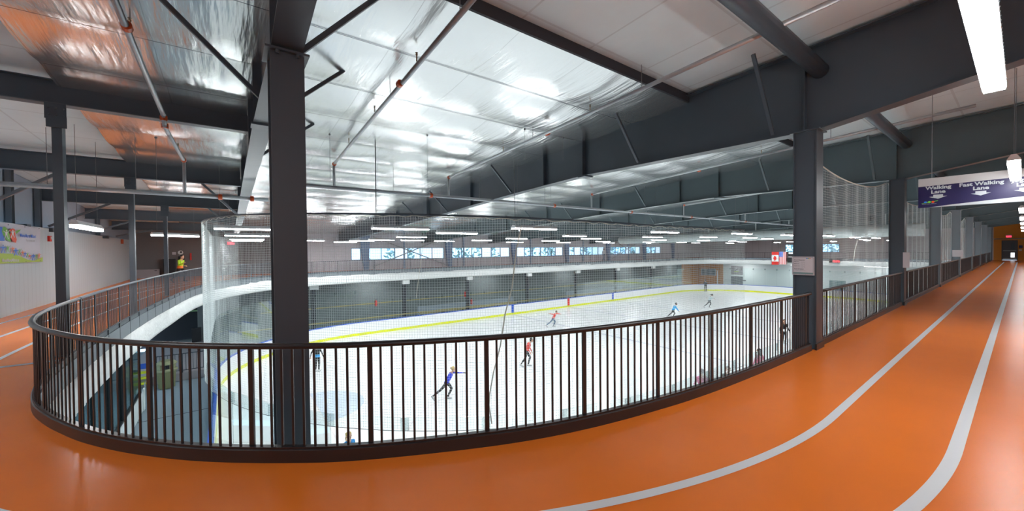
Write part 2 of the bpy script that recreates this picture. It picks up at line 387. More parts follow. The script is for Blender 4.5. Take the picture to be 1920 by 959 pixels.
struct(mb, 'floor', ['orange', 'lane', 'laneg'])
mb = MB(); vs, fs = annulus(-0.85, 0.0); mb.add(vs, [f[::-1] for f in fs], 0); struct(mb, 'ceiling_lower', ['dark'])
# slab edge: grey fascia above, sprayed insulation below
mb = MB()
sweep(mb, RING, [(0.02, -0.005), (0.05, -0.005), (0.05, -0.30), (0.02, -0.30)], 0, True)
struct(mb, 'trim_1', ['fasc'])
mb = MB(); k = 0
vs = []; fs = []
for i, p in enumerate(RING):
    n = NOPEN[i]; w = 0.035 * math.sin(i * 0.9) + 0.02 * random.random(); far = p.y > 28 or p.x > 60
    if far: w *= 0.2
    prof = [(0.0, -0.31 if not far else -0.22), (0.05 + w, -0.31 + w * 0.6 if not far else -0.22), (0.08 + w, -0.5), (0.07 + w, -0.78), (0.04, -0.87), (0.0, -0.87)]
    vs += [p + n * o + Vector((0, 0, z)) for o, z in prof]
for i in range(NR):
    i2 = (i+1) % NR
    for j in range(5): fs.append((i*6+j, i*6+j+1, i2*6+j+1, i2*6+j))
mb.add(vs, fs, 0); struct(mb, 'trim_2', ['fuzz'], smooth=True)
# ---------------------------------------------------------------- walls, ceiling, lower level
mb = MB(); yy = [YN, YF]
mb.add([(WL(YN), YN, 0), (WL(YF), YF, 0), (WL(YF), YF, 2.47), (WL(YN), YN, 2.47)], [(0, 1, 2, 3)], 0)
mb.add([(WL(YN), YN, 2.47), (WL(YF), YF, 2.47), (WL(YF)-.25, YF, 2.47), (WL(YN)-.25, YN, 2.47)], [(0, 1, 2, 3)], 1)
struct(mb, 'wall_left', ['panelY', 'fasc'])
mb = MB(); mb.add([(XL-.35, YN, 2.4), (XL-.35, YF, 2.4), (XL-.35, YF, 5.2), (XL-.35, YN, 5.2)], [(0, 1, 2, 3)], 0)
struct(mb, 'wall_left_upper', ['wallg'])
mb = MB(); mb.add([(XL, YN, -0.9), (XR, YN, -0.9), (XR, YN, 5.3), (XL, YN, 5.3)], [(0, 1, 2, 3)], 0); struct(mb, 'wall_near', ['wallp'])
# far long wall with a band of windows
WIN = [(8.58, 9.33), (9.90, 17.30), (18.13, 25.41), (26.39, 33.70), (34.64, 41.53), (42.89, 49.83), (51.33, 55.2)]
z0, z1 = 0.86, 1.90
mb = MB()
mb.box((3.2, YF, 0), (XR, YF+.12, z0)); mb.box((3.2, YF, z1), (XR, YF+.12, 3.4))
e = 3.2
for a, b in WIN: mb.box((e, YF, z0), (a, YF+.12, z1)); e = b
mb.box((e, YF, z0), (XR, YF+.12, z1)); struct(mb, 'wall_far', ['panelX'])
for k, (a, b) in enumerate(WIN):
    root = bpy.data.objects.new('window_%d' % (k+1), None); COL.objects.link(root); root.location = (a, YF, z0); root['kind'] = 'structure'; WORLD[root.name] = Vector((a, YF, z0))
    n = max(1, round((b-a) / 1.25)); fr = MB()
    fr.box((a, YF-.03, z0), (b, YF+.1, z0+.04)); fr.box((a, YF-.03, z1-.04), (b, YF+.1, z1))
    for i in range(n+1): xx = a + (b-a)*i/n; fr.box((xx-.025, YF-.02, z0), (xx+.025, YF+.1, z1))
    fr.build('window_frame', 'mullion', root)
    for i in range(n):
        g = MB(); g.box((a+(b-a)*i/n+.02, YF+.03, z0+.03), (a+(b-a)*(i+1)/n-.02, YF+.04, z1-.03)); g.build('window_pane', 'wglass', root)
        if (i + k) % 5 == (3 if k % 2 else 0) or i == n-1:
            bl = MB(); bl.box((a+(b-a)*i/n+.04, YF+.06, z0+.04), (a+(b-a)*(i+1)/n-.04, YF+.065, z1-.04)); bl.build('window_blind', 'skyp', root)  # blind glows: strong daylight is painted in as emission
m2_ = MB(); m2_.box((XL-.4, YF, 0), (3.2, YF+.12, 3.6)); struct(m2_, 'wall_far_left', ['walld'])
# far end wall
mb = MB()
EW = (15.22, 21.6)
mb.box((XR, 1.95, 0), (XR+.12, EW[0], 3.6)); mb.box((XR, EW[1], 0), (XR+.12, YF, 3.6)); mb.box((XR, EW[0], 0), (XR+.12, EW[1], .9)); mb.box((XR, EW[0], 2.03), (XR+.12, EW[1], 4.4))
mb.box((XR, 1.95, 3.6), (XR+.12, EW[0], 4.9)); mb.box((XR, EW[1], 3.6), (XR+.12, YF, 4.4))
struct(mb, 'wall_right', ['panelE'])
root = bpy.data.objects.new('window_8', None); COL.objects.link(root); root.location = (XR, EW[0], .9); root['kind'] = 'structure'; WORLD[root.name] = Vector((XR, EW[0], .9))
fr = MB()
for z in (.9, 1.99): fr.box((XR-.03, EW[0], z), (XR+.1, EW[1], z+.04))
for i in range(6): q = EW[0] + (EW[1]-EW[0])*i/5; fr.box((XR-.02, q-.03, .9), (XR+.1, q+.03, 2.03))
fr.build('window_frame', 'mullion', root)
for i in range(5):
    q = EW[0] + (EW[1]-EW[0])*i/5; g = MB(); g.box((XR+.03, q+.02, .93), (XR+.04, q+1.25, 2.0)); g.build('window_pane', 'wglass', root)
# orange wall at the end of the running track with the exit door
mb = MB(); DY0, DY1, DZ = 0.33, 1.40, 2.15
mb.box((XR, YN, 0), (XR+.12, DY0, 3.95)); mb.box((XR, DY1, 0), (XR+.12, 1.95, 3.95)); mb.box((XR, DY0, DZ), (XR+.12, DY1, 3.95))
mb.box((XR-.02, YN, 3.95), (XR+.12, 1.95, 5.2), 1); struct(mb, 'wall_right_orange', ['wallo', 'wallg'])
root = bpy.data.objects.new('door_1', None); COL.objects.link(root); root.location = (XR, DY0, 0); root['kind'] = 'structure'; WORLD[root.name] = Vector((XR, DY0, 0))
d = MB(); d.box((XR-.03, DY0+.05, .02), (XR+.03, DY1-.05, DZ-.05)); d.build('door_leaf', 'door', root)
d = MB(); d.box((XR-.06, DY0, 0), (XR+.02, DY0+.05, DZ)); d.box((XR-.06, DY1-.05, 0), (XR+.02, DY1, DZ)); d.box((XR-.06, DY0, DZ-.05), (XR+.02, DY1, DZ)); d.build('door_frame', 'steel', root)
d = MB(); d.box((XR-.05, DY0+.22, 1.16), (XR-.02, DY0+.42, 1.86)); d.build('door_window', 'wglass', root)
d = MB(); d.box((XR-.045, DY0+.2, .3), (XR-.02, DY0+.46, .82)); d.build('lower_glow_pane', 'skyp', root)  # glowing pane paints the bright light spot on the lower door panel
d = MB(); d.box((XR-.12, DY0+.1, 1.0), (XR-.07, DY1-.1, 1.06)); d.box((XR-.1, DY0+.12, 1.0), (XR-.02, DY0+.16, 1.06)); d.box((XR-.1, DY1-.16, 1.0), (XR-.02, DY1-.12, 1.06)); d.build('push_bar', 'galv', root)
d = MB(); d.box((XR-.04, DY0+.08, .03), (XR-.028, DY1-.08, .2)); d.build('kick_plate', 'galv', root)
# ceiling: foil over the rink, white vinyl over the track
mb = MB(); vs = []; fs = []
ys = [4.1 + (5.45-4.1) * k/6 for k in range(6)]
q = 5.45
while q < YF: ys += [q + 1.51 * k/8 for k in range(8)]; q += 1.51
ys = [v for v in ys if v <= YF]; xs = []
q = -2.1
while q < 68.01: xs.append(q); q += 0.2 if q < 16 else 0.5
def foilz(x, y):
    t = ((y - 5.45) / 1.51) % 1.0 if y >= 5.45 else (y - 4.1) / 1.35
    s = 0.055 * 4 * t * (1 - t) * (0.8 + 0.3 * math.sin(x * 0.9 + y * 0.4))
    s += 0.012 * math.sin(x * 5.1 + math.sin(y * 2.3) * 1.7) * math.sin(PI * t)
    return roof(y) - 0.15 - s
for xx in xs:
    for y in ys: vs.append((xx, y, foilz(xx, y)))
n = len(ys)
for i in range(len(xs)-1):
    for j in range(n-1): fs.append((i*n+j, i*n+j+1, (i+1)*n+j+1, (i+1)*n+j))
mb.add(vs, fs, 0); struct(mb, 'ceiling_foil', ['foil'], smooth=True)
mb = MB()
def vp(x0, x1, y0, y1): mb.add([(x0, y0, roof(y0)), (x0, y1, roof(y1)), (x1, y1, roof(y1)), (x1, y0, roof(y0))], [(0, 1, 2, 3)], 0)
vp(XL-.4, XR, YN, 4.16); vp(XL-.4, -1.9, 4.16, YF)
struct(mb, 'ceiling', ['vinyl'])
mb = MB(); mb.add([(XL-.5, YN-.1, 5.35), (XL-.5, YF+.2, 3.5), (XR+.2, YF+.2, 3.5), (XR+.2, YN-.1, 5.35)], [(0, 1, 2, 3)]); struct(mb, 'ceiling_deck', ['dark'])
mb = MB(); mb.box((-2.1, 4.06, roof(4.1)-.17), (XR, 4.10, roof(4.1)-.005)); mb.box((-2.14, 4.1, roof(4.1)-.17), (-2.10, 4.2, roof(4.1)))
mb.add([(-2.1, 4.1, roof(4.1)-.16), (-2.1, YF, roof(YF)-.16), (-2.1, YF, roof(YF)), (-2.1, 4.1, roof(4.1))], [(0, 1, 2, 3)])
struct(mb, 'trim_3', ['dark'])  # channel along the foil edge, coloured dark to paint the shaded gap
# lower level
mb = MB(); mb.add([(XL-1, YN, ZI-.02), (XR, YN, ZI-.02), (XR, YF+.3, ZI-.02), (XL-1, YF+.3, ZI-.02)], [(0, 1, 2, 3)], 0); struct(mb, 'floor_lower', ['rubber'])
mb = MB(); mb.box((-1.7, YF, ZI), (XR, YF+.1, -.4)); struct(mb, 'wall_far_lower', ['wallt'])
mb = MB(); mb.box((-6, YF+1.2, ZI), (-.9, YF+1.3, -.4)); struct(mb, 'wall_far_corner', ['dark'])
mb = MB(); mb.box((XR-.2, YN, ZI), (XR-.1, 30.6, -.3), 0); struct(mb, 'wall_right_lower', ['wallw'])
mb = MB(); mb.box((XR-.24, 30.6, ZI), (XR-.2, YF, -.3)); mb.box((61.5, YF-.06, ZI), (XR-.2, YF-.02, -.3)); struct(mb, 'wall_right_lower_orange', ['wallo'])
mb = MB(); mb.box((-1.0, .6, ZI), (XR, .7, -.85)); struct(mb, 'wall_near_lower', ['wallw'])
mb = MB(); mb.box((2.0, YF-.05, -3.05), (61, YF-.02, -2.97)); struct(mb, 'trim_4', ['tan'])
mb = MB(); mb.box((0.5, 31.6, ZI+1.06), (60, 31.7, ZI+1.14)); struct(mb, 'trim_5', ['tan'])
# lobby wall under the balcony on the left
mb = MB(); mb.box((-3.0, 8, ZI), (-2.86, 21.8, ZI+.78)); mb.box((-2.86, 21.6, ZI), (-2.82, 21.9, ZI+.9)); struct(mb, 'wall_lobby', ['wallw'])
mb = MB(); mb.box((-2.98, 8, -2.02), (-2.86, 21.6, -.85)); struct(mb, 'wall_lobby_header', ['wallw'])
for k in range(8):
    a = 8 + 1.7 * k; root = bpy.data.objects.new('window_%d' % (9+k), None); COL.objects.link(root); root.location = (-2.95, a, ZI+.78); root['kind'] = 'structure'; WORLD[root.name] = Vector((-2.95, a, ZI+.78))
    f_ = MB(); f_.box((-2.97, a, ZI+.78), (-2.88, a+.06, -2.02)); f_.box((-2.97, a, ZI+.78), (-2.88, a+1.7, ZI+.84)); f_.build('window_frame', 'black', root)
    g = MB(); g.box((-2.94, a+.05, ZI+.83), (-2.925, a+1.7, -2.02)); g.build('window_pane', 'dglass', root)
mb = MB(); mb.box((-6.2, 0, ZI), (-6.1, YF+1.3, -.85)); struct(mb, 'wall_lobby_back', ['wallw'])
mb = MB(); mb.box((-4.2, 25.6, ZI), (-.9, 25.8, ZI+.38)); mb.box((-4.2, 25.8, ZI), (-.9, YF+1, ZI+.36)); struct(mb, 'floor_ramp', ['carton'])
# ---------------------------------------------------------------- rink
RX0, RX1, RY0, RY1, RR = -0.4, 61.7, 4.7, 30.6, 8.5
def rink(off=0.0, step=0.35):
    P = []; r = RR + off
    def arc(cx, cy, a0):
        n = 26
        for i in range(n+1): a = a0 + PI/2 * i / n; P.append(Vector((cx + r * math.cos(a), cy + r * math.sin(a), 0)))
    def line(a, b):
        n = int((b-a).length / step)
        for i in range(1, n): P.append(a + (b-a) * (i/n))
    arc(RX0+RR, RY0+RR, PI); line(P[-1], Vector((RX1-RR, RY0-off, 0)))
    arc(RX1-RR, RY0+RR, -PI/2); line(P[-1], Vector((RX1+off, RY1-RR, 0)))
    arc(RX1-RR, RY1-RR, 0); line(P[-1], Vector((RX0+RR, RY1+off, 0)))
    arc(RX0+RR, RY1-RR, PI/2); line(P[-1], Vector((RX0-off, RY0+RR, 0)))
    return P
mb = MB(); B = rink(); mb.poly([p + Vector((0, 0, ZI)) for p in B], 0)
def ir(x0, x1, y0, y1, mi): mb.add([(x0, y0, ZI+.002), (x1, y0, ZI+.002), (x1, y1, ZI+.002), (x0, y1, ZI+.002)], [(0, 1, 2, 3)], mi)
for xx, mi, w in ((22.9, 2, .15), (30.75, 2, .15), (38.5, 2, .15)): ir(xx-w, xx+w, RY0+.02, RY1-.02, mi)
for xx in (2.95, 58.4): ir(xx-.03, xx+.03, RY0+3, RY1-3, 3)
for cx, s in ((2.95, 1), (58.4, -1)):
    mb.poly([Vector((cx + s * 1.83 * math.cos(a), 17.65 + 1.83 * math.sin(a), ZI+.003)) for a in [(-PI/2 + PI * i / 20) * (1 if s > 0 else 1) for i in range(21)]], 1)
def ring_ice(cx, cy, r, w, mi):
    n = 48; vs = []
    for i in range(n): a = 2*PI*i/n; vs += [(cx+r*math.cos(a), cy+r*math.sin(a), ZI+.002), (cx+(r+w)*math.cos(a), cy+(r+w)*math.sin(a), ZI+.002)]
    mb.add(vs, [(2*i, 2*i+1, (2*i+3) % (2*n), (2*i+2) % (2*n)) for i in range(n)], mi)
for cx in (9, 52.4):
    for cy in (10.9, 24.4): ring_ice(cx, cy, 4.5, .05, 3)
ring_ice(30.75, 17.65, 4.5, .05, 2)
struct(mb, 'floor_ice', ['ice', 'iceblue', 'icegrey', 'icered'])
BO = thing('rink_boards', 'white dasher boards with yellow kick plate ringing the ice', 'rink boards', (30.6, 17.6, ZI))
BP = [p + Vector((0, 0, 0)) for p in rink()]
def rsweep(prof, name, m):
    k = MB(); vs = []; fs = []; n = len(prof); K = len(BP)
    for i, p in enumerate(BP):
        t = tang(BP, i); nn = Vector((t.y, -t.x, 0))   # outward
        vs += [p + nn * o + Vector((0, 0, z)) for o, z in prof]
    for i in range(K):
        i2 = (i+1) % K
        for j in range(n): fs.append((i*n+j, i2*n+j, i2*n+(j+1) % n, i*n+(j+1) % n))
    k.add(vs, fs); return k.build(name, m, BO)
rsweep([(0, ZI), (0, ZI+.97), (.12, ZI+.97), (.12, ZI)], 'board_panel', 'board')
rsweep([(-.012, ZI), (-.012, ZI+.19), (-.001, ZI+.19), (-.001, ZI)], 'kick_plate', 'kick')
rsweep([(-.015, ZI+.97), (-.015, ZI+1.02), (.14, ZI+1.02), (.14, ZI+.97)], 'top_cap', 'blue')
for xx, m in ((22.9, 'blue'), (30.75, 'red'), (38.5, 'blue')):
    k = MB(); k.box((xx-.15, RY1-.02, ZI+.19), (xx+.15, RY1+.01, ZI+1.0)); k.build('line_marker', m, BO)
# glass panels
def panel(a, b, z0, z1, label, group, clip=True):
    a, b = Vector(a), Vector(b); d = (b-a).normalized(); n = Vector((d.y, -d.x, 0))
    t = thing('glass_panel', label, 'glass panel', ((a.x+b.x)/2, (a.y+b.y)/2, z0), group)
    k = MB(); k.obox((a+b)/2 + n*.06 + Vector((0, 0, (z0+z1)/2)), (b-a)/2 * .992, n*.006, Vector((0, 0, (z1-z0)/2))); k.build('pane', 'glass', t)
    k = MB(); k.obox(a + n*.06 + Vector((0, 0, z1-.12)), d*.075, n*.012, Vector((0, 0, .11))); k.obox(a + n*.06 + Vector((0, 0, (z0+z1)/2)), d*.004, n*.008, Vector((0, 0, (z1-z0)/2))); k.build('clip', 'clipg', t)
def along(P):
    L = [0]
    for i in range(1, len(P)): L.append(L[-1] + (P[i]-P[i-1]).length)
    return L
RP = rink(); RP.append(RP[0].copy()); RL = along(RP)
def at_len(P, L, s):
    for i in range(1, len(L)):
        if L[i] >= s: t = (s-L[i-1]) / (L[i]-L[i-1]); return P[i-1].lerp(P[i], t)
    return P[-1].copy()
NP = 110
for k in range(NP):
    a, b = at_len(RP, RL, RL[-1]*k/NP), at_len(RP, RL, RL[-1]*(k+1)/NP); m_ = (a+b)/2
    if m_.y < 9 and m_.x < 12: lab, g, tall = 'clear glass panel with clip on the near curved boards', 'near rink glass', 2.45
    elif m_.y < 6 : lab, g, tall = 'clear glass panel along the near straight boards', 'near side rink glass', 2.45
    elif m_.x > 54: lab, g, tall = 'clear glass panel above the boards at the far end', 'far end rink glass', 2.45
    elif m_.x < 8: lab, g, tall = 'tall glass panel on the boards at the left end of the ice', 'left end rink glass', 2.45
    else: lab, g, tall = 'glass panel on the boards along the far side', 'far side rink glass', 1.6
    panel(a, b, ZI+1.02, ZI+1.02+tall, lab, g, clip=(m_.y < 9))
# ---------------------------------------------------------------- safety nets
def net_mesh(P, ztop, zbot, cell, name, label, rad=0.0026, hstep=None):
    L = along(P); tot = L[-1]; t = thing(name, label, 'netting', (P[0].x, P[0].y, zbot)); k = MB(); n = int(tot / cell)
    ns = []
    for i in range(n+1):
        s = tot*i/n; p = at_len(P, L, s); p2 = at_len(P, L, min(tot, s+.05)); p1 = at_len(P, L, max(0, s-.05)); d = (p2-p1).normalized(); ns.append((s, p, d, Vector((d.y, -d.x, 0))))
    vs = []; fs = []
    for s, p, d, nn in ns:
        zt = ztop(s/tot); o = len(vs)
        w = rad
        sw = 0.012 * math.sin(s * 7)
        for z in (zbot, zt):
            vs += [p + nn*(w+sw) + Vector((0, 0, z)), p - nn*w*.5 + nn*sw + d*w*.87 + Vector((0, 0, z)), p - nn*w*.5 + nn*sw - d*w*.87 + Vector((0, 0, z))]
        fs += [(o, o+1, o+4, o+3), (o+1, o+2, o+5, o+4), (o+2, o, o+3, o+5)]
    k.add(vs, fs)
    step = max(1, int((hstep or .3) / cell)); ids = list(range(0, n+1, step))
    if ids[-1] != n: ids.append(n)
    zm = max(ztop(i/20) for i in range(21)); z = zbot
    while z < zm - .02:
        run = []
        def flush(run):
            if len(run) < 2: return
            o = len(k.v); vs = []; fs = []
            for p, nn, zz in run: vs += [p + nn*rad + Vector((0,0,zz)), p - nn*rad*.5 + Vector((0,0,zz+rad*.87)), p - nn*rad*.5 + Vector((0,0,zz-rad*.87))]
            for i in range(len(run)-1):
                for j in range(3): fs.append((i*3+j, i*3+(j+1) % 3, (i+1)*3+(j+1) % 3, (i+1)*3+j))
            k.add(vs, fs)
        for i in ids:
            s, p, d, nn = ns[i]
            if z <= ztop(s/tot): run.append((p + nn*.012*math.sin(s*7), nn, z + .006*math.sin(s*3.1 + z*2)))
            else: flush(run); run = []
        flush(run); z += cell
    k.build('net_mesh', 'net', t)
    return t, ns
NPATH = [p for p in rink(.12)]
# order: near side (x 11.4) back round the near corner, along the left end, round the far corner
A_ = [p for p in NPATH if p.y < RY0+RR+.01 and p.x < 11.4 and p.x <= RX0+RR+4]
A_.sort(key=lambda p: (p.x) if p.y <= RY0 else (-1000 if False else 0))
ordered = []
r_ = RR + .12
q = 11.4
while q > RX0+RR: ordered.append(Vector((q, RY0-.12, 0))); q -= .3
for i in range(33): a = -PI/2 - PI/2*i/32; ordered.append(Vector((RX0+RR + r_*math.cos(a), RY0+RR + r_*math.sin(a), 0)))
q = RY0+RR+.3
while q < RY1-RR: ordered.append(Vector((RX0-.12, q, 0))); q += .3
for i in range(11): a = PI - PI/2*i/32; ordered.append(Vector((RX0+RR + r_*math.cos(a), RY1-RR + r_*math.sin(a), 0)))
def top1(t): return 2.08 + min(1, max(0, (t-.15)/.3)) * .30
N1, ns1 = net_mesh(ordered, top1, -1.62, .047, 'safety_netting', 'white safety netting curving round the near left end of the rink', .0021)
k = MB(); tot = ns1[-1][0]; k.tube([p + Vector((0, 0, top1(s/tot)+.03)) for s, p, d, nn in ns1[::8]], .018, 6); k.build('top_rail', 'steel', N1)
k = MB(); k.tube([p + Vector((0, 0, top1(s/tot) + .02*math.sin(s*16))) for s, p, d, nn in ns1[::3]], .007, 4); k.build('lacing_rope', 'rope', N1)
k = MB(); k.tube([p + Vector((0, 0, -1.62)) for s, p, d, nn in ns1[::8]], .006, 4); k.build('bottom_rope', 'wire', N1)
# ---------------------------------------------------------------- steel columns, rafters, beams
FX = [.47, 7.56, 14.95, 22.6, 30.5, 38.6, 46.7, 54.8, 62.4]
def column(x, y, z0, z1, label, group=None, wx=.30, wy=.28, m='steel'):
    t = thing('steel_column', label, 'column', (x, y, z0), group)
    k = MB(); k.box((x-wx/2, y-wy/2, z0), (x+wx/2, y-wy/2+.018, z1)); k.build('flange', m, t)
    k = MB(); k.box((x-wx/2, y+wy/2-.018, z0), (x+wx/2, y+wy/2, z1)); k.build('flange', m, t)
    k = MB(); k.box((x-.07 if wx < .25 else x-wx/2+.02, y-wy/2+.017, z0), (x+wx/2-.02, y+wy/2-.017, z1)); k.build('web', m, t)
    k = MB(); k.box((x-wx/2-.04, y-wy/2-.04, z1-.02), (x+wx/2+.04, y+wy/2+.04, z1)); k.build('cap_plate', m, t)
    return t
def bolts(t, x, y, z, m='steel'):
    cp = [c for c in t.children if c.name.startswith('cap_plate')][0]
    for dx in (-.08, .08): k = MB(); k.tube([(x+dx, y-.155, z-.02), (x+dx, y-.155, z-.05)], .016, 6); k.build('bolt', m, cp)
c1 = column(.47, 4.13, ZI, 3.44, 'big dark grey steel column in the foreground behind the curved railing', wx=.27, wy=.27); bolts(c1, .47, 4.13, 3.44)
names = ['dark steel column carrying the white track notice', 'steel column beside the hanging lane sign, next beyond the notice column', 'steel column just under the left end of the lane sign', 'steel column fourth along the track railing from the notice', 'steel column fifth along the track railing from the notice', 'steel column sixth along the track railing, partly hidden', 'steel column near the far end of the track railing', 'last steel column before the orange end wall']
for i, xx in enumerate(FX[1:]): column(xx, 2.09, ZI if i < 3 else -.9, 3.48, names[i], wx=.31 if i else .32, wy=.31, m='steel' if i < 2 else 'steel_lit')
def botz(y, yc):
    if y <= yc - .15: return 3.48 + (yc - .15 - y) * .165
    P = [(yc-.15, 3.48), (yc+.2, 3.48), (6.87, 3.55), (9.6, 3.46), (12.5, 3.33), (19, 3.0), (34.5, 2.35)]
    for (a, za), (b, zb) in zip(P, P[1:]):
        if y <= b: return za + (zb-za)*(y-a)/(b-a)
    return 2.35
def rafter(x, yc, label):
    t = thing('roof_beam', label, 'beam', (x, yc, 3.48))
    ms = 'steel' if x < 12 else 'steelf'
    Y = [YN+.05, -1, .3, yc-.15, yc+.2, 4.6, 6.87, 9.6, 12.5, 19, 26, YF-.05]; Y = sorted(Y)
    k = MB(); vs = []
    for y in Y: vs += [(x-.008, y, botz(y, yc)), (x-.008, y, roof(y)-.03), (x+.008, y, botz(y, yc)), (x+.008, y, roof(y)-.03)]
    fs = []
    for i in range(len(Y)-1): fs += [(4*i, 4*i+1, 4*i+5, 4*i+4), (4*i+2, 4*i+6, 4*i+7, 4*i+3)]
    k.add(vs, fs); k.build('web', ms, t)
    for nm, fn in (('bottom_flange', lambda y: botz(y, yc)), ('top_flange', lambda y: roof(y)-.05)):
        k = MB(); vs = []; fs = []
        for y in Y: vs += [(x-.125, y, fn(y)-.016), (x+.125, y, fn(y)-.016), (x+.125, y, fn(y)), (x-.125, y, fn(y))]
        for i in range(len(Y)-1):
            for j in range(4): fs.append((4*i+j, 4*i+(j+1) % 4, 4*i+4+(j+1) % 4, 4*i+4+j))
        k.add(vs, fs); k.build(nm, ms, t)
    for y in (yc+.02, 6.87, 8.4, 12.57, 16.5, 20.5, 24.5):
        k = MB(); k.box((x-.12, y-.008, botz(y, yc)), (x+.12, y+.008, roof(y)-.06)); k.build('stiffener', ms, t)
    k = MB(); k.box((x-.15, 6.75, botz(6.87, yc)-.05), (x+.15, 7.0, botz(6.87, yc)-.018)); k.build('splice_plate', ms, t)
    for y in (2.55, 5.2, 9.98, 14.5, 17.5) if x > 1 else (4.25, 6.4, 9.0):
        for s in (-1, 1):
            if x < 1 and s < 0:
                if y != 6.4: continue
            yb_ = 5.75 if x < 1 and s < 0 else y
            k = MB(); k.bar((x+s*.1, yb_, botz(yb_, yc)+.05), (x+s*(.9 if x > 1 else 1.05), yb_, roof(yb_)-.17), .05, .05); k.build('fly_brace', ms, t)
    return t
fl = ['nearest roof beam running over the foreground column', 'deep dark roof beam resting on the column with the notice', 'roof beam resting on the column left of the lane sign', 'roof beam fourth from the camera across the rink', 'roof beam fifth from the camera across the rink', 'roof beam sixth from the camera across the rink', 'roof beam seventh from the camera across the rink', 'roof beam eighth from the camera across the rink', 'farthest roof beam near the orange end wall']
for i, xx in enumerate(FX): rafter(xx, 4.13 if i == 0 else 2.09, fl[i])
# beams over the end of the track on slim posts
for i, y in enumerate((9.2, 14.4, 19.5, 24.4, 29.2)):
    zb = roof(y) - .15 - .42 + (0.08 if i == 0 else 0); zt = roof(y) - .12
    t = thing('end_bay_beam', ['nearest beam over the left end of the track', 'second beam over the left end of the track', 'third beam over the left end of the track', 'fourth beam over the left end of the track', 'farthest beam over the left end of the track'][i], 'beam', (-2, y, zb))
    k = MB(); k.box((-4.9, y-.006, zb), (.38, y+.006, zt)); k.build('web', 'steel', t)
    k = MB(); k.box((-4.9, y-.09, zb-.014), (.38, y+.09, zb)); k.build('bottom_flange', 'steelb', t)
    k = MB(); k.box((-4.9, y-.09, zt-.014), (.38, y+.09, zt)); k.build('top_flange', 'steel', t)
    k = MB(); k.bar((-4.75, y, 2.55), (-3.3, y, zb), .07, .07); k.build('brace', 'steelb', t)
    if i > 0 and i < 4:
        k = MB(); k.bar((.3, y, zb-.9), (-.55, y, zb), .06, .06); k.build('brace', 'steelb', t)
    if i < 3:
        px = (-2.11, -2.03, -1.84)[i]; z1 = zb - .014
        p = thing('track_post', ['slim grey post nearest the banner beside the curved railing', 'slim grey post second along the left railing', 'slim grey post at the far left before the green jacket'][i], 'post', (px, y, 0))
        k = MB(); k.box((px-.055, y-.085, 0), (px+.055, y+.085, z1)); k.build('shaft', 'steel', p)
        k = MB(); k.box((px-.115, y-.125, z1-.25), (px+.115, y-.11, z1)); k.box((px-.10, y-.13, z1-.38), (px+.118, y-.112, z1-.2)); cp = k.build('cap_plate', 'steel', p)
        for a in (-.08, 0, .08):
            for b in (-.08, -.19): k = MB(); k.tube([(px+a, y-.125, z1+b), (px+a, y-.145, z1+b)], .018, 6); k.build('bolt', 'steel', cp)
        k = MB(); k.box((px-.08, y-.16, 0), (px+.08, y+.16, .02)); k.build('base_plate', 'steelb', p)
for i, (u) in enumerate((43, 92, 196)):
    w = PX(u, 380, -4.7); t = thing('wall_column', ['grey wall column above the banner', 'grey wall column just left of the slim post', 'grey wall column above the left hanging light'][i], 'column', (-4.85, w.y, 2.4))
    k = MB(); k.box((-5.0, w.y-.10, 2.4), (-4.88, w.y-.085, roof(w.y)-.02)); k.box((-5.0, w.y+.085, 2.4), (-4.88, w.y+.10, roof(w.y)-.02)); k.box((-4.95, w.y-.09, 2.4), (-4.935, w.y+.09, roof(w.y)-.02)); k.build('shaft', 'steelb', t)
    k = MB(); k.box((-4.9, w.y-.15, 2.36), (-4.6, w.y+.15, 2.5)); k.build('clip', 'steel', t)
# far wall columns and posts
for i, xx in enumerate((9.62, 17.72, 25.9, 34.17, 42.2, 50.6, 58.5)):
    t = thing('wall_column', 'blue-grey tapered column between the far windows', 'column', (xx, 34.2, 0), 'far wall columns')
    k = MB(); k.prism([(xx-.42, 34.44, 3.0), (xx+.42, 34.44, 3.0), (xx+.32, 34.44, 0), (xx-.05, 34.44, 0)], (0, -.28, 0)); k.build('shaft', 'colb', t)
for xx in (13.2, 19.5, 28.4, 37.3, 46.9):
    t = MB(); t.box((xx-.06, 34.3, 0), (xx+.06, 34.42, 3.1)); tag(t.build('wall_post', 'mullion'), 'slim grey post standing in front of the far windows', 'post', 'far wall posts')
for x0, x1 in ((10.3, 17.3), (43, 50)):
    t = thing('cross_brace', 'diagonal steel cross brace over the far windows on the left' if x0 < 20 else 'diagonal steel cross brace over the far windows on the right', 'brace', (x0, 34.25, 0))
    k = MB(); k.tube([(x0, 34.25, .25), (x1, 34.25, 2.9)], .05, 6); k.build('rod', 'galv', t)
    k = MB(); k.tube([(x1, 34.2, .25), (x0, 34.2, 2.9)], .05, 6); k.build('rod', 'galv', t)
# strut tubes over the columns
for i in range(6):
    a, b = FX[i]+.02, FX[i+1]-.02
    k = MB(); k.tube([(a, 1.93, 4.40), (b, 1.93, 4.40)], .115, 14)
    tag(k.build('strut_tube', 'steel', smooth=True), ['thick steel tube under the white ceiling ending at the big beam', 'thick steel tube beyond the big dark beam', 'third thick steel tube along the track ceiling', 'fourth thick steel tube along the track ceiling', 'fifth thick steel tube along the track ceiling', 'sixth thick steel tube along the track ceiling'][i], 'tube')
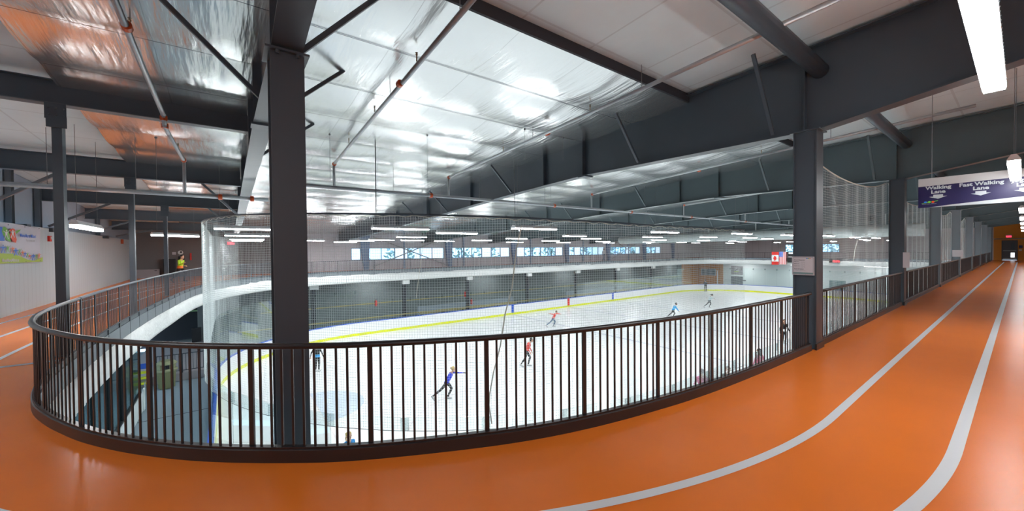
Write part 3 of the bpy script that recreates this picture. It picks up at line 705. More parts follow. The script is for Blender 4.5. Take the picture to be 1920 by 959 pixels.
# purlin stays and a cable with turnbuckle under the foil
for i, (u0, v0, u1, v1) in enumerate(((598, 52, 640, 63), (573, 139, 600, 147))):
    y = 5.45 if i == 0 else 6.96; roof_ = roof(y) - .165
    t = thing('stay_cable', 'thin stay cable with turnbuckle by the foreground column, %s' % ('upper one' if i == 0 else 'lower one'), 'cable', (.6, y, roof(y)-.2))
    k = MB(); k.tube([(.5, y, roof_), (7.3, y, roof_)], .003, 5); k.build('cable', 'wire', t)
    k = MB(); k.tube([(.62, y, roof_), (.9, y, roof_)], .02, 6); k.build('turnbuckle', 'black', t)
# ---------------------------------------------------------------- sprinkler pipes
def pipe(label, P, r, coup=(), heads=(), hang=()):
    t = thing('sprinkler_pipe', label, 'pipe', P[0]); k = MB()
    for a, b in zip(P, P[1:]): k.tube([a, b], r, 10)
    for p in P[1:-1]: k.ell(p, r*1.15, 10, 6)
    k.build('pipe', 'galv', t, smooth=True)
    for a, d in coup:
        a = Vector(a); d = Vector(d).normalized(); k = MB(); k.tube([a-d*.04, a+d*.04], r*1.5, 10); k.build('coupling', 'coup', t)
    for a in heads:
        a = Vector(a); k = MB(); k.tube([a, a+Vector((0,0,.08))], .010, 6); k.lathe(a+Vector((0,0,.08)), [(.010,0),(.018,.015),(.008,.03),(.02,.04)], 8); k.build('sprinkler_head', 'brass', t)
    for a, zt in hang:
        k = MB(); k.tube([a, (a[0], a[1], zt)], .006, 5); k.build('hanger_rod', 'wire', t)
    return t
pipe('left sprinkler branch pipe passing under the dark beams', [(-.87, 4.6, 4.22), (-.84, 8.95, 4.02), (-.83, 9.0, 3.84), (-.82, 9.4, 3.82), (-.77, 11.9, 3.80), (-.77, 11.9, 3.0)], .035,
     coup=[((-.85, 6.0, 4.155), (0, 1, -.05)), ((-.84, 8.98, 3.97), (0, 0, 1)), ((-.83, 9.02, 3.85), (0, 0, 1)), ((-.77, 11.8, 3.80), (0, 1, 0))], heads=[(-.84, 6.1, 4.18), (-.79, 10.8, 3.84)], hang=[((-.85, 6.2, 4.15), 4.5)])
pipe('long sprinkler main pipe across the left end of the track', [(-4.9, 11.9, 3.0), (.9, 11.9, 3.0)], .05, coup=[((-.1, 11.9, 3.0), (1, 0, 0)), ((.55, 11.9, 3.0), (1, 0, 0))], hang=[((-2.9, 11.9, 3.0), 4.2), ((-1.6, 11.9, 3.0), 4.2)])
pipe('sprinkler branch pipe crossing the foil just right of the foreground column', [(2.18, 2.2, 4.45), (2.37, 11.2, 3.99), (2.37, 11.2, 3.36)], .035,
     coup=[((2.23, 5.9, 4.26), (0, 1, -.05)), ((2.37, 11.15, 3.99), (0, 1, 0))], heads=[(2.22, 5.2, 4.33), (2.27, 7.3, 4.23), (2.32, 9.4, 4.13)], hang=[((2.2, 3.9, 4.37), 4.75), ((2.25, 6.4, 4.24), 4.6)])
pipe('long sprinkler main pipe running the length of the rink', [(1.0, 11.2, 3.36), (60, 11.2, 3.42)], .05, coup=[((x_, 11.2, 3.36+.001*x_), (1, 0, 0)) for x_ in (5.2, 10.5, 15.5, 21.0, 28.0)], hang=[((x_, 11.2, 3.37), roof(11.2)-.15) for x_ in (1.6, 4.0, 7.0, 10.0, 13.5, 18, 24, 30, 38)])
pipe('sprinkler branch pipe in front of the big dark beam', [(5.67, .2, 4.53), (5.82, 11.2, 3.99), (5.82, 11.2, 3.36)], .035, coup=[((5.8, 6.4, 4.23), (0, 1, -.05)), ((5.82, 11.15, 4.0), (0, 1, 0))], heads=[(5.68, 2.0, 4.48), (5.76, 5.1, 4.33), (5.8, 8.1, 4.18)], hang=[((5.7, 3.9, 4.35), 4.75), ((5.8, 6.9, 4.21), 4.5)])
for i, xx in enumerate((12.7, 20.2, 28, 36)):
    pipe(['sprinkler branch pipe behind the big dark beam', 'sprinkler branch pipe behind the third roof beam', 'sprinkler branch pipe behind the fourth roof beam', 'sprinkler branch pipe behind the fifth roof beam'][i], [(xx-.2, .2 if i else 0.6, 4.53), (xx, 11.2, 3.99), (xx, 11.2, 3.40)], .035, coup=[((xx, 6.5, 4.22), (0, 1, -.05)), ((xx, 11.15, 3.99), (0, 1, 0))], heads=[(xx-.1, 4.6, 4.35)], hang=[((xx-.1, 3, 4.4), 4.8)])
# ---------------------------------------------------------------- railings
def run(i0, i1):
    P = ringpath(i0, i1); return P, along(P)
def railing(P, label, group=None, pitch=.935, nb=10, m='rail', full=True, stuff_from=None, postz=-.30, name='guard_railing', view=None, phase=0.0):
    L = along(P); tot = L[-1]; t = thing(name, label, 'railing', (P[0].x, P[0].y, 0), group)
    def at(s, off=0.0):
        p = at_len(P, L, s); a = at_len(P, L, max(0, s-.05)); b = at_len(P, L, min(tot, s+.05)); d = (b-a).normalized(); n = Vector((d.y, -d.x, 0)); return p + n*off, d, n
    k = MB(); sweep(k, P, [(0.0, 0), (0.0, .094), (.010, .100), (.035, .100), (.035, 0)], 0); k.build('curb', 'curb' if m == 'rail' else m, t)
    k = MB(); sweep(k, P, [(.014, .101), (.014, .114), (.06, .114), (.06, .101)], 0); k.build('bottom_rail', m, t)
    k = MB(); n = 10
    sweep(k, P, [(.025 + .028*math.cos(2*PI*j/n), .895 + .024*math.sin(2*PI*j/n)) for j in range(n)], 0); k.build('top_rail', m, t, smooth=True)
    np_ = max(1, round(tot / pitch)); stp = pitch if full else tot/np_
    for i in range(-1 if phase else 0, int((tot-phase)/stp + .3) + 1):
        s = min(max(stp*i + phase, .03), tot-.03); p, d, nn = at(s, .045)
        k = MB(); k.obox(p + Vector((0, 0, (postz+.885)/2)), d*.019, nn*.009, Vector((0, 0, (.885-postz)/2))); k.build('post', m, t)
    bs = []
    for i in range(-1 if phase else 0, int(tot/stp) + 1):
        for j in range(1, nb+1):
            if .05 < stp*(i + j/(nb+1)) + phase < tot - .03: bs.append(stp*(i + j/(nb+1)) + phase)
    if view is not None: bs.sort(key=lambda s: (at(s)[0] - Vector((0, 0, 0))).length)
    lim = 100 if full else 0
    ref = None
    for s in bs[:lim]:
        p, d, nn = at(s, .03); c = p + Vector((0, 0, .498))
        if ref is None:
            k = MB(); k.obox(c, d*.0085, nn*.0045, Vector((0, 0, .388))); ref = k.build('baluster', m, t, origin=c); rd = math.atan2(d.y, d.x)
        else:
            o = ref.copy(); COL.objects.link(o); o.parent = t; o.location = c - WORLD[t.name]; o.rotation_euler = (0, 0, math.atan2(d.y, d.x) - rd); WORLD[o.name] = c.copy()
    if bs[lim:]:
        k = MB()
        for s in bs[lim:]:
            p, d, nn = at(s, .03); k.obox(p + Vector((0, 0, .498)), d*.0085, nn*.0045, Vector((0, 0, .388)))
        k.build('baluster_infill', m, t)['kind'] = 'stuff'
    return t
iA, iS, iB, iC = near((7.28, 1.96)), near((-1.96, 9.1)), near((9.5, 31.5)), near((55.5, 31.5))
railing(ringpath(iA, iS), 'dark bronze guard railing curving round the foreground corner of the track', view=True, pitch=.924, phase=.125)
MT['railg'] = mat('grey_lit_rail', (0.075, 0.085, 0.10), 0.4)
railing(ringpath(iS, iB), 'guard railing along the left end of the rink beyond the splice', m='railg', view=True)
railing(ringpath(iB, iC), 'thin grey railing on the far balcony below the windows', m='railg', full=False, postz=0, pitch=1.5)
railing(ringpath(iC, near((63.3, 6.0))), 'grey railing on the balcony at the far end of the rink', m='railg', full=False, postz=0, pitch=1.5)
rl = ['straight railing section between the notice column and the next column', 'railing section below the left end of the lane sign', 'third straight railing section from the notice column', 'fourth straight railing section from the notice column', 'fifth straight railing section from the notice column', 'sixth straight railing section from the notice column', 'last straight railing section before the orange wall']
for i in range(7):
    a, b = FX[i+1]+.19, FX[i+2]-.19
    P = [Vector((b - (b-a)*j/12, 1.96, 0)) for j in range(13)]
    railing(P, rl[i], full=(i < 2), view=True)
# curb pieces in front of the columns
mb = MB()
for xx in FX[1:-1]: mb.box((xx-.19, 1.92, 0), (xx+.19, 1.945, .10))
struct(mb, 'trim_6', ['curb'])
# nets hung between the columns along the track
for i in range(5):
    a, b = FX[i+1]+.1, FX[i+2]-.1
    P = [Vector((a + (b-a)*j/24, 2.30, 0)) for j in range(25)]
    top = (lambda t, i=i: 3.05 + .36 * (abs(2*t-1) ** 2.2))
    nm = ['white safety netting hanging behind the notice column', 'white safety netting under the left end of the lane sign', 'third bay of white netting along the track', 'fourth bay of white netting along the track', 'fifth bay of white netting along the track'][i]
    t, ns = net_mesh(P, top, -.6, .05, 'safety_netting', nm, .0016)
    tot = ns[-1][0]; k = MB(); k.tube([p + Vector((0, 0, top(s/tot))) for s, p, d, nn in ns[::4]], .012, 5); k.build('top_rope', 'rope', t)
# ---------------------------------------------------------------- light fixtures
def fixture(c, L, rot, label, group, w=.26, lens='lens', zt=None, guard=False):
    c = Vector(c); d = Vector((math.cos(rot), math.sin(rot), 0)); n = Vector((-d.y, d.x, 0)); up = Vector((0, 0, 1))
    t = thing('light_fixture', label, 'light', c, group)
    k = MB()
    k.prism([c + n*w*.5 - d*L/2, c + n*w*.5 - d*L/2 + up*.02, c + n*w*.2 - d*L/2 + up*.09, c - n*w*.2 - d*L/2 + up*.09, c - n*w*.5 - d*L/2 + up*.02, c - n*w*.5 - d*L/2], d*L); k.build('housing', 'white', t)
    k = MB(); k.obox(c - up*(.03 if lens != 'lens' else .014), d*L*.49, n*w*.45, up*(.03 if lens != 'lens' else .014)); k.build('lens', lens, t)
    if zt:
        for s in (-.4, .4):
            k = MB(); p = c + d*L*s + up*.09; k.tube([p, (p.x, p.y, zt(p.y))], .004, 4); k.build('hanging_wire', 'wire', t)
    if guard:
        k = MB()
        for s in (-1, 1):
            for a in range(int(L/.09)): q = c + d*(-L/2 + .09*a) + n*s*w*.52; k.tube([q + up*.01, q - up*.035 - n*s*.02], .003, 4)
            k.tube([c - d*L/2 + n*s*w*.5 - up*.035, c + d*L/2 + n*s*w*.5 - up*.035], .003, 4)
        for s in (-1, 1): k.tube([c + d*s*L/2 + n*w*.5 - up*.035, c + d*s*L/2 - n*w*.5 - up*.035], .003, 4)
        k.build('wire_guard', 'galv', t)
    return t
under = lambda y: roof(y) - .2
GRP = 'hanging lights over the rink'
LR = 'long white tube light hanging on wires over the ice'
ZL = 2.3
# rows of fixtures: x centre, list of y
FIX = [(.47, 13.5), (.7, 18.9), (.88, 24.3), (1.0, 27.4), (4.1, 25.9), (6.8, 28.9), (7.05, 25.7), (7.55, 23.3), (4.3, 11.4), (7.35, 18.1), (9.65, 23.6), (7.3, 13.35), (12.6, 25.0), (14.1, 22.3), (8.0, 9.45), (14.2, 18.5), (14.3, 13.75), (19.0, 16.8), (14.7, 8.95), (20.25, 13.15), (24.0, 11.7), (19.9, 8.1), (28.5, 11.1), (25.1, 7.8), (29.4, 7.1), (36.8, 7.35), (41.4, 7.0), (20.5, 22.3), (20.5, 27), (27, 17), (27, 22.5), (27, 27.5), (34, 12), (34, 17), (34, 22.5), (34, 27.5), (41, 12), (41, 17.5), (41, 23), (41, 27.5), (48, 9), (48, 14), (48, 19.5), (48, 25), (55, 10), (55, 17), (55, 24), (60, 9), (60, 14), (60, 20), (60, 26)]
uniq = {(.47, 13.5): 'nearest rink light glowing through the netting left of the foreground column', (4.3, 11.4): 'bright rink light just right of the foreground column under the net rail', (8.0, 9.45): 'brightest rink light in the middle of the netting'}
proto = {}
for xx, y in FIX:
    L = 1.5 if xx < 18 else 1.7
    near_ = (xx, y) in ((4.3, 11.4), (7.3, 13.35), (8.0, 9.45), (14.7, 8.95))
    fixture((xx, y, ZL), 1.75 if near_ else L, 0.0, uniq.get((xx, y), LR), None if (xx, y) in uniq else GRP, w=.27, zt=under)
TG = 'track lights'
fixture((5.1, .19, 3.30), 2.85, 0.0, 'large bright tube light with wire guard at the top right', None, w=.16, lens='lenst', zt=lambda y: 4.9, guard=True)
fixture((10.75, .09, 2.90), 2.5, 0.0, 'bright tube light hanging on chains in front of the lane sign', None, w=.13, lens='lenst', zt=lambda y: 4.9, guard=True)
for i, xx in enumerate((23.2, 30.2, 37.3, 46, 55)): fixture((xx, .03, 2.9), 2.5, 0.0, 'small distant tube light over the running track', TG, w=.14, lens='lensr', zt=lambda y: 4.9)
for i, xx in enumerate((-.9,)): fixture((xx, -1.6, 3.2), 2.5, 0.0, ['added unseen tube light over the track beside the camera', 'added unseen tube light over the track right of the lane sign'][i] if i < 2 else 'added unseen tube light over the right side of the running track', None if i < 2 else 'added right side track lights', w=.16, lens='lensr', zt=lambda y: 4.95)  # unseen lamp added to keep the near floor bright
fixture((-4.6, 14.5, -1.1), 2.4, PI/2, 'added unseen tube light brightening the lobby under the left balcony', None, w=.3, lens='lens', zt=lambda y: -.86)  # lamp added out of view to lighten the lobby behind its glass
for xx, y in ((65.6, 11), (65.6, 19), (65.6, 27), (10, 33.2), (22, 33.2), (34, 33.2), (46, 33.2), (58, 33.2)): fixture((xx, y, -.90), 2.4, PI/2 if xx > 60 else 0, 'tube light under the far balcony', 'lights under the far balcony', w=.3, lens='lenst' if xx > 60 else 'lensr', zt=lambda y: -.86)
fixture((-2.38, 12.05, 2.2), 1.9, PI/2, 'tube light hanging over the left track by the slim post', None, w=.14, lens='lenst', zt=lambda y: 4.2)
fixture((-1.65, 21.0, 2.36), 1.9, PI/4, 'tube light hanging over the far left corner of the track', None, w=.14, lens='lenst', zt=lambda y: 3.85)
fixture((-3.4, 4.5, 3.2), 2.4, PI/2, 'tube light over the left track outside the picture', None, w=.2, lens='lensr', zt=lambda y: 4.7)
# thin drop wires and one rope
for i, (u, v0, v1, y) in enumerate(((800, 182, 416, 8.5), (983, 162, 300, 7.0), (1055, 183, 300, 7.0), (1209, 350, 420, 9.0), (617, 195, 340, 9.5), (292, 258, 350, 11.9))):
    if u == 292: a = PY(u, v0, 10.6)
    else: a = PY(u, v0, y)
    zt = min(a.z, foilz(a.x, a.y)); b = PY(u, v1, a.y)
    k = MB(); k.tube([(a.x, a.y, zt), (a.x, a.y, b.z)], .004, 4); k.ell((a.x, a.y, zt), .025, 6, 4)
    tag(k.build('drop_wire', 'wire'), 'thin wire hanging down from the foil ceiling', 'wire', 'ceiling drop wires')
k = MB(); a = PY(703, 222, 9.4); b = PY(705, 400, 9.4); k.tube([(a.x, a.y, foilz(a.x, a.y)), (a.x, a.y, a.z-.4), (b.x, b.y, b.z)], .012, 6); tag(k.build('conduit', 'wire'), 'dark conduit dropping from the foil just right of the foreground column', 'conduit')
a = PY(963, 222, 9.4); b = PY(974, 440, 9.4)
k = MB(); k.tube([(a.x, a.y, foilz(a.x, a.y)), (a.x+.01, a.y, 3.2), (a.x+.02, a.y, 2.5), (b.x, b.y, b.z+.1)], .011, 6); tag(k.build('conduit', 'wire'), 'dark conduit dropping from the foil to the brightest rink light', 'conduit')
k = MB(); Pq = [PY(u, v, 5.3) for u, v in ((978, 424), (968, 470), (960, 540), (947, 590), (938, 650), (925, 700), (918, 740), (917, 760), (922, 795))]
k.tube(Pq, .012, 5); tag(k.build('net_rope', 'rope'), 'pale knotted rope hanging down the middle of the safety netting', 'rope')
k = MB(); k.tube([PY(794, 452, 30), PY(780, 560, 30)], .02, 5); tag(k.build('net_rope', 'rope'), 'pale slanting rope in front of the far balcony', 'rope')
k = MB(); k.tube([PX(u, v, 50) for u, v in ((1608, 449), (1603, 468), (1600, 490))], .035, 5); tag(k.build('net_rope', 'rope'), 'pale slanting rope between the notice column and the next column', 'rope')
# duct, speaker, balloon
k = MB(); k.tube([(38, 29.0, 2.65), (38, 4.0, 2.75)], .44, 20)
for q in range(6): k.tube([(38, 28-q*4.2, 2.65+q*.017), (38, 27.94-q*4.2, 2.65+q*.017)], .46, 20)
for q in range(6): k.box((37.98, 26.9-q*4.2, 2.9), (38.02, 26.96-q*4.2, roof(26.9-q*4.2)-.2))
tag(k.build('air_duct', 'duct', smooth=False), 'large round pale air duct running across the rink ceiling', 'duct')
c = PX(1023, 440, 24); k = MB(); k.box((c.x-.25, c.y-.28, c.z-.3), (c.x+.25, c.y+.28, c.z+.3)); t = thing('loudspeaker', 'pale box loudspeaker hanging above the far lights', 'speaker', (c.x, c.y, c.z-.3)); k.build('cabinet', 'duct', t); k = MB(); k.box((c.x-.26, c.y-.3, c.z-.27), (c.x+.2, c.y-.281, c.z+.27)); k.build('grille', 'wallf', t); k = MB(); k.tube([(c.x, c.y, c.z+.3), (c.x, c.y, roof(c.y)-.2)], .02, 6); k.build('bracket', 'steel', t)
c = PX(1465, 440, 44); t = thing('balloon', 'yellow balloon floating under the roof beams near the notice column', 'balloon', c); k = MB(); k.ell(c, (.34, .34, .4), 14, 10); k.build('skin', 'ybal', t, smooth=True); k = MB(); k.tube([c-Vector((0, 0, .4)), c-Vector((.1, 0, 1.0))], .01, 4); k.build('string', 'rope', t)
# ---------------------------------------------------------------- signs
EXN, EYN = (0, -1, 0), (0, 0, 1)           # faces -x
SX, SY0, SY1, SZ0, SZ1 = 12.2, 1.385, -1.35, 2.455, 3.085
t = thing('lane_sign', 'hanging navy lane sign with white lettering and arrows over the track', 'sign', (SX, 0, SZ0))
k = MB(); k.box((SX, SY1, SZ0), (SX+.03, SY0, SZ1)); k.build('panel', 'navy', t)
k = MB(); k.add([(SX-.002, SY0, SZ1), (SX-.002, SY1, SZ1), (SX-.002, SY1, SZ1-.14), (SX-.002, SY0, SZ1-.17)], [(0, 1, 2, 3)]); k.build('top_band', 'signw', t)
k = MB(); k.add([(SX-.002, SY0-.15, SZ0), (SX-.002, SY1, SZ0), (SX-.002, SY1, SZ0+.13), (SX-.002, 0, SZ0+.10), (SX-.002, SY0-.5, SZ0+.035)], [(0, 1, 2, 3, 4)]); k.build('bottom_band', 'signt', t)
def lanetext(y, a, sc=1.0):
    text(a, .098, (SX-.004, y, SZ0+.385), EXN, EYN, 'signt', t, bold=.0035, sx=1.12)
    text('Lane', .098, (SX-.004, y, SZ0+.295), EXN, EYN, 'signt', t, bold=.0035, sx=1.12)
    k = MB(); z = SZ0 + .265; xx = SX-.004
    k.poly([(xx, y+.07, z), (xx, y-.07, z), (xx, y-.07, z-.04), (xx, y-.13, z-.04), (xx, y, z-.09), (xx, y+.13, z-.04), (xx, y+.07, z-.04)][::-1]); k.build('arrow', 'signt', t)
ly = [PX(1759, 360, SX).y, PX(1839, 360, SX).y, -.02]
lanetext(ly[0], 'Walking'); lanetext(ly[1], 'Fast Walking'); lanetext(ly[2], 'Jogging'); lanetext(-.85, 'Running')
for i, m in enumerate(('bblue', 'bgreen', 'bred')):
    k = MB(); k.ell((SX-.003, SY0-.11-.055*i, SZ0+.115), (.004, .026, .022), 10, 6); k.build('logo', m, t)
k = MB(); k.bar((SX-.004, SY0-.05, SZ0+.09), (SX-.004, SY0-.29, SZ0+.135), .004, .01); k.build('logo', 'bgreen', t)
text('Move More, Milton!', .026, (SX-.004, SY0-.165, SZ0+.068), EXN, EYN, 'signt', t)
for y in (SY0-.2, -1.1):
    k = MB(); k.tube([(SX+.015, y, SZ1), (SX+.015, y, roof(y))], .006, 5); k.build('hanging_wire', 'wire', t)
# track notice on the column
NX = 7.385
n0, n1, n2, n3 = (PX(u, v, NX) for u, v in ((1485, 481.5), (1527, 482), (1528, 517), (1487, 516)))
NW = n0.y - n1.y; NH = n0.z - n2.z
t = thing('track_notice', 'white track distances notice fixed to the steel column', 'notice', (NX, (n0.y+n1.y)/2, n2.z))
k = MB(); k.box((NX, n1.y, n2.z), (NX+.006, n0.y, n0.z)); k.build('sheet', 'paper', t)
k = MB(); b_ = .014
for a, b in (((b_, b_), (NW-b_, b_)), ((NW-b_, b_), (NW-b_, NH-b_)), ((NW-b_, NH-b_), (b_, NH-b_)), ((b_, NH-b_), (b_, b_))): k.bar((NX-.001, n0.y-a[0], n2.z+a[1]), (NX-.001, n0.y-b[0], n2.z+b[1]), .003, .003)
k.build('border', 'ink', t)
k = MB(); k.box((NX-.001, n1.y+.018, n2.z+.018), (NX, n0.y-.018, n2.z+.042)); k.build('footer', 'tealp', t)
def nt(s, sz, yo, zo, m='ink', b=0): text(s, sz, (NX-.002, n0.y-yo, n0.z-zo), EXN, EYN, m, t, align='LEFT', bold=b)
nt('Track Distances', .022, .028, .062, b=.0006)
for q, s in enumerate(('Inside Lane', 'Middle Lane', 'Outside Lane')):
    nt(s, .014, .028, .082+.036*q, b=.0003); nt('1 km  laps', .013, .12, .09+.036*q, 'inkl'); nt('1 mile  laps', .013, .12, .104+.036*q, 'inkl')
nt('Track Direction', .02, .028, .205, b=.0005); nt('Monday Wednesday Friday', .012, .05, .225, 'inkl')
for i, m in enumerate(('bblue', 'bgreen', 'borange')):
    k = MB(); k.ell((NX-.001, n0.y-.2-.02*i, n0.z-.03), (.002, .012, .006), 8, 6); k.build('logo', m, t)
t2 = MB(); t2.box((30.2, 1.83, 1.05), (30.21, 2.2, 1.4)); tag(t2.build('track_notice', 'paper'), 'small white notice on a distant column along the track', 'notice')
c = PX(1696, 488, 14.79); k = MB(); k.box((14.77, c.y-.1, c.z-.21), (14.78, c.y+.03, c.z+.21)); tag(k.build('track_notice', 'paper'), 'narrow pale notice on the column next beyond the lettered notice', 'notice')
# exit sign
def exit_sign(c, ex, nrm, w, h, label):
    c, ex, nrm = Vector(c), Vector(ex), Vector(nrm); t = thing('exit_sign', label, 'sign', c - Vector((0, 0, h/2)))
    k = MB(); k.obox(c, ex*w/2, nrm*.04, Vector((0, 0, h/2))); k.build('case', 'signw', t)
    k = MB(); k.obox(c + nrm*.043 - Vector((0, 0, h*.08)), ex*w*.42, nrm*.002, Vector((0, 0, h*.3))); k.build('face', 'exitr', t)
    text('EXIT', h*.55, c + nrm*.047 - Vector((0, 0, h*.26)), ex, (0, 0, 1), 'white', t, bold=.002)
exit_sign((XR-.06, .92, 2.6), (0, -1, 0), (-1, 0, 0), .42, .3, 'red exit sign above the grey door on the orange wall')
c = PY(433, 456, YF-.1); exit_sign(c, (1, 0, 0), (0, -1, 0), .5, .3, 'red exit sign on the far wall seen through the left netting')
k = MB(); c = PX(1914, 463, XR); k.box((XR-.03, c.y-.12, c.z-.15), (XR-.005, c.y+.12, c.z+.15)); tag(k.build('wall_sign', 'navy'), 'small navy sign right of the grey exit door', 'sign')
k = MB(); c = PX(1913, 469.5, XR); k.box((XR-.03, c.y-.1, c.z-.08), (XR-.005, c.y+.1, c.z+.08)); tag(k.build('wall_sign', 'signw'), 'small white plate below the navy sign by the exit door', 'sign')
k = MB(); k.tube([(XR-.08, 1.95, 2.32), (XR-.08, YN, 2.32)], .045, 8); tag(k.build('wall_pipe', 'galv'), 'grey pipe across the orange wall just above the door', 'pipe')
k = MB(); k.box((65.6, 1.96, 0), (65.9, 2.2, 4.6)); k.box((66.0, 2.0, 0), (66.1, 2.15, 4.6)); tag(k.build('end_column', 'steelb'), 'pale grey column where the railing meets the orange wall', 'column')
# ---------------------------------------------------------------- banner on the left wall
BXP = -4.56
def BQ(u, v): p = PX(u, v, BXP); return (p.y, p.z)
t = thing('wall_banner', 'colourful fitness banner hanging on the white left wall', 'banner', (BXP, 16.5, 1.35))
yR = BQ(78, 460)[0]; yL = 12.6; zb, ztp = 1.385, 2.44
k = MB(); vs = []; fs = []; n = 24
for i in range(n+1):
    y = yL + (yR-yL)*i/n
    for j in range(5): vs.append((BXP - .02 + .012*math.sin(i*.9+j), y, zb + (ztp-zb)*j/4 + .01*math.sin(i*.5)))
for i in range(n):
    for j in range(4): fs.append((i*5+j, (i+1)*5+j, (i+1)*5+j+1, i*5+j+1))
k.add(vs, fs); k.build('cloth', 'ban', t, smooth=True)
e = [.0]
def bpoly(name, m, P, lift=0.0):
    k = MB(); k.poly([(BXP + .012 + lift, y, z) for y, z in P])
    bm_ = k
    o = bm_.build(name, m, t); return o
hill = [(yL, zb+.01)] + [(yL, 1.80)] + [BQ(0, 475.5), BQ(20, 476), BQ(35, 480), BQ(50, 487), BQ(62, 489.5), BQ(70, 486), BQ(79, 482.5)] + [(yR, zb+.01)]
bpoly('green_hill', 'blime', hill)
def shape(cu, cv, pts_, m, lift=.002): bpoly('logo', m, [BQ(cu+a, cv+b) for a, b in pts_], lift)
shape(0, 440, [(-12, -14), (0, -14.5), (3.5, -13), (2, -6), (4, 2), (7.5, 8), (7, 12), (-14, 12)], 'bblue')
shape(0, 440, [(4, -14), (8, -14.5), (13, -9), (16, -2), (18.5, 15), (11, 10), (4, 0), (2, -6)], 'bgreen')
shape(0, 440, [(16, -9), (22, -11.5), (26, -10), (27, -4), (27.5, 3), (30, 9), (28.5, 15.5), (24, 14.5), (17.5, 5), (16.5, 0), (19, -4)], 'bred')
shape(0, 440, [(27, -5), (33, -8.5), (38, -9.5), (35, -6), (29, -1)], 'bgreen')
def figure(u, v, h, m, lift=.004, ph=0):
    q = []
    k = MB(); X_ = BXP + .012 + lift
    def P(a, b): y, z = BQ(u + a*h, v - b*h); return (X_, y, z)
    k.poly([P(-.07 + .14*math.cos(i*PI/4)*.5 + .07, .9 + .10*math.sin(i*PI/4)) for i in range(8)])
    k.poly([P(-.13, .78), P(.13, .78), P(.1, .45), P(-.1, .45)])
    k.poly([P(-.12, .78), P(-.36, .62+ph), P(-.34, .54+ph), P(-.1, .66)]); k.poly([P(.12, .78), P(.36, .66+ph), P(.34, .58+ph), P(.1, .66)])
    k.poly([P(-.1, .46), P(0, .46), P(-.16, 0), P(-.26, 0)]); k.poly([P(0, .46), P(.1, .46), P(.26, .02), P(.16, .02)])
    k.build('printed_figure', m, t)
figure(10, 449, 18, 'white', .006, .3); figure(22, 446, 15, 'white', .006, .1)
F_ = [(4, 475, 16, 'bblue', 0), (13, 474, 13, 'bgreen', .4), (22, 474.5, 12, 'borange', .1), (28, 480, 15, 'bblue', 0), (35, 478, 11, 'bgreen', .4), (41, 481, 11, 'borange', .1), (45.5, 483, 11, 'bblue', 0), (50, 483, 9, 'bgreen', .4), (54, 486, 9, 'borange', .1), (61, 489, 13, 'bblue', 0), (67, 486, 9, 'bgreen', .4), (72, 486, 11, 'borange', .1)]
for u, v, h, m, ph in F_: figure(u, v, h, m, .004, ph)
for cu, m in ((-8, 'borange'), (-18, 'bblue'), (-28, 'bgreen')): figure(cu, 476, 14, m, .004, .1)
o_ = BQ(36, 444.5); text('Move More, Milton!', .135, (BXP+.016, o_[0], o_[1]), (0, 1, 0), (0, 0, 1), 'bblue', t, align='LEFT', bold=.004, sx=1.0)
o_ = BQ(47, 453); text('Your active.com', .095, (BXP+.016, o_[0], o_[1]), (0, 1, 0), (0, 0, 1), 'inkl', t, align='LEFT')
o_ = BQ(33.5, 490.5); text('MoveMoreMilton.ca', .12, (BXP+.02, o_[0], o_[1]), (0, 1, 0), (0, 0, 1), 'white', t, align='RIGHT', bold=.003)
for i in range(6):
    for zz in (ztp-.04, zb+.04):
        y = yL + .2 + (yR-yL-.4)*i/5; k = MB(); k.ell((BXP+.01, y, zz), .012, 6, 4); k.build('grommet', 'wire', t)
# small things on the left wall
c = PX(98, 448, -4.6); t = thing('fire_alarm', 'red fire alarm on the white left wall right of the banner', 'alarm', (WL(c.y), c.y, c.z-.08)); k = MB(); k.box((WL(c.y), c.y-.1, c.z-.09), (WL(c.y)+.05, c.y+.1, c.z+.09)); k.build('body', 'red', t); k = MB(); k.ell((WL(c.y)+.055, c.y+.03, c.z+.02), (.02, .05, .045), 8, 6); k.build('strobe', 'white', t)
c = PX(233, 453, -4.7); k = MB(); k.box((WL(c.y), c.y-.15, c.z-.14), (WL(c.y)+.08, c.y+.15, c.z+.12)); tag(k.build('wall_box', 'coup'), 'small orange box at the far end of the white left wall', 'box')
# things against the far wall at the left corner
yb = YF - .02
def wallbox(u0, v0, u1, v1, m, name, label, cat, dep=.06, y=None):
    y = yb if y is None else y; a, b = PY(u0, v0, y), PY(u1, v1, y); k = MB(); k.box((a.x, y-dep, b.z), (b.x, y, a.z)); return tag(k.build(name, m), label, cat)
a, b = PY(307, 486, yb), PY(331, 520, yb)
t = thing('display_board', 'black display cabinet against the far left wall behind the third post', 'cabinet', ((a.x+b.x)/2, yb, 0)); k = MB(); k.box((a.x, yb-.4, 0), (b.x, yb, a.z)); k.build('body', 'black', t); k = MB(); k.box((a.x+.03, yb-.42, .1), ((a.x+b.x)/2-.01, yb-.4, a.z-.05)); k.box(((a.x+b.x)/2+.01, yb-.42, .1), (b.x-.03, yb-.4, a.z-.05)); k.build('door', 'black', t)
a, b = PY(334, 481, yb), PY(346, 491, yb); t = thing('framed_picture', 'black framed picture on the far left wall above the green jacket', 'picture', ((a.x+b.x)/2, yb, b.z)); k = MB(); k.box((a.x, yb-.05, b.z), (b.x, yb, a.z)); k.build('frame', 'black', t); k = MB(); k.box((a.x+.12, yb-.06, b.z+.08), (b.x-.12, yb-.051, a.z-.06)); k.build('print', 'carton', t)
wallbox(323, 473, 330, 478, 'paper', 'wall_notice', 'small pale notice above the black cabinet', 'notice')
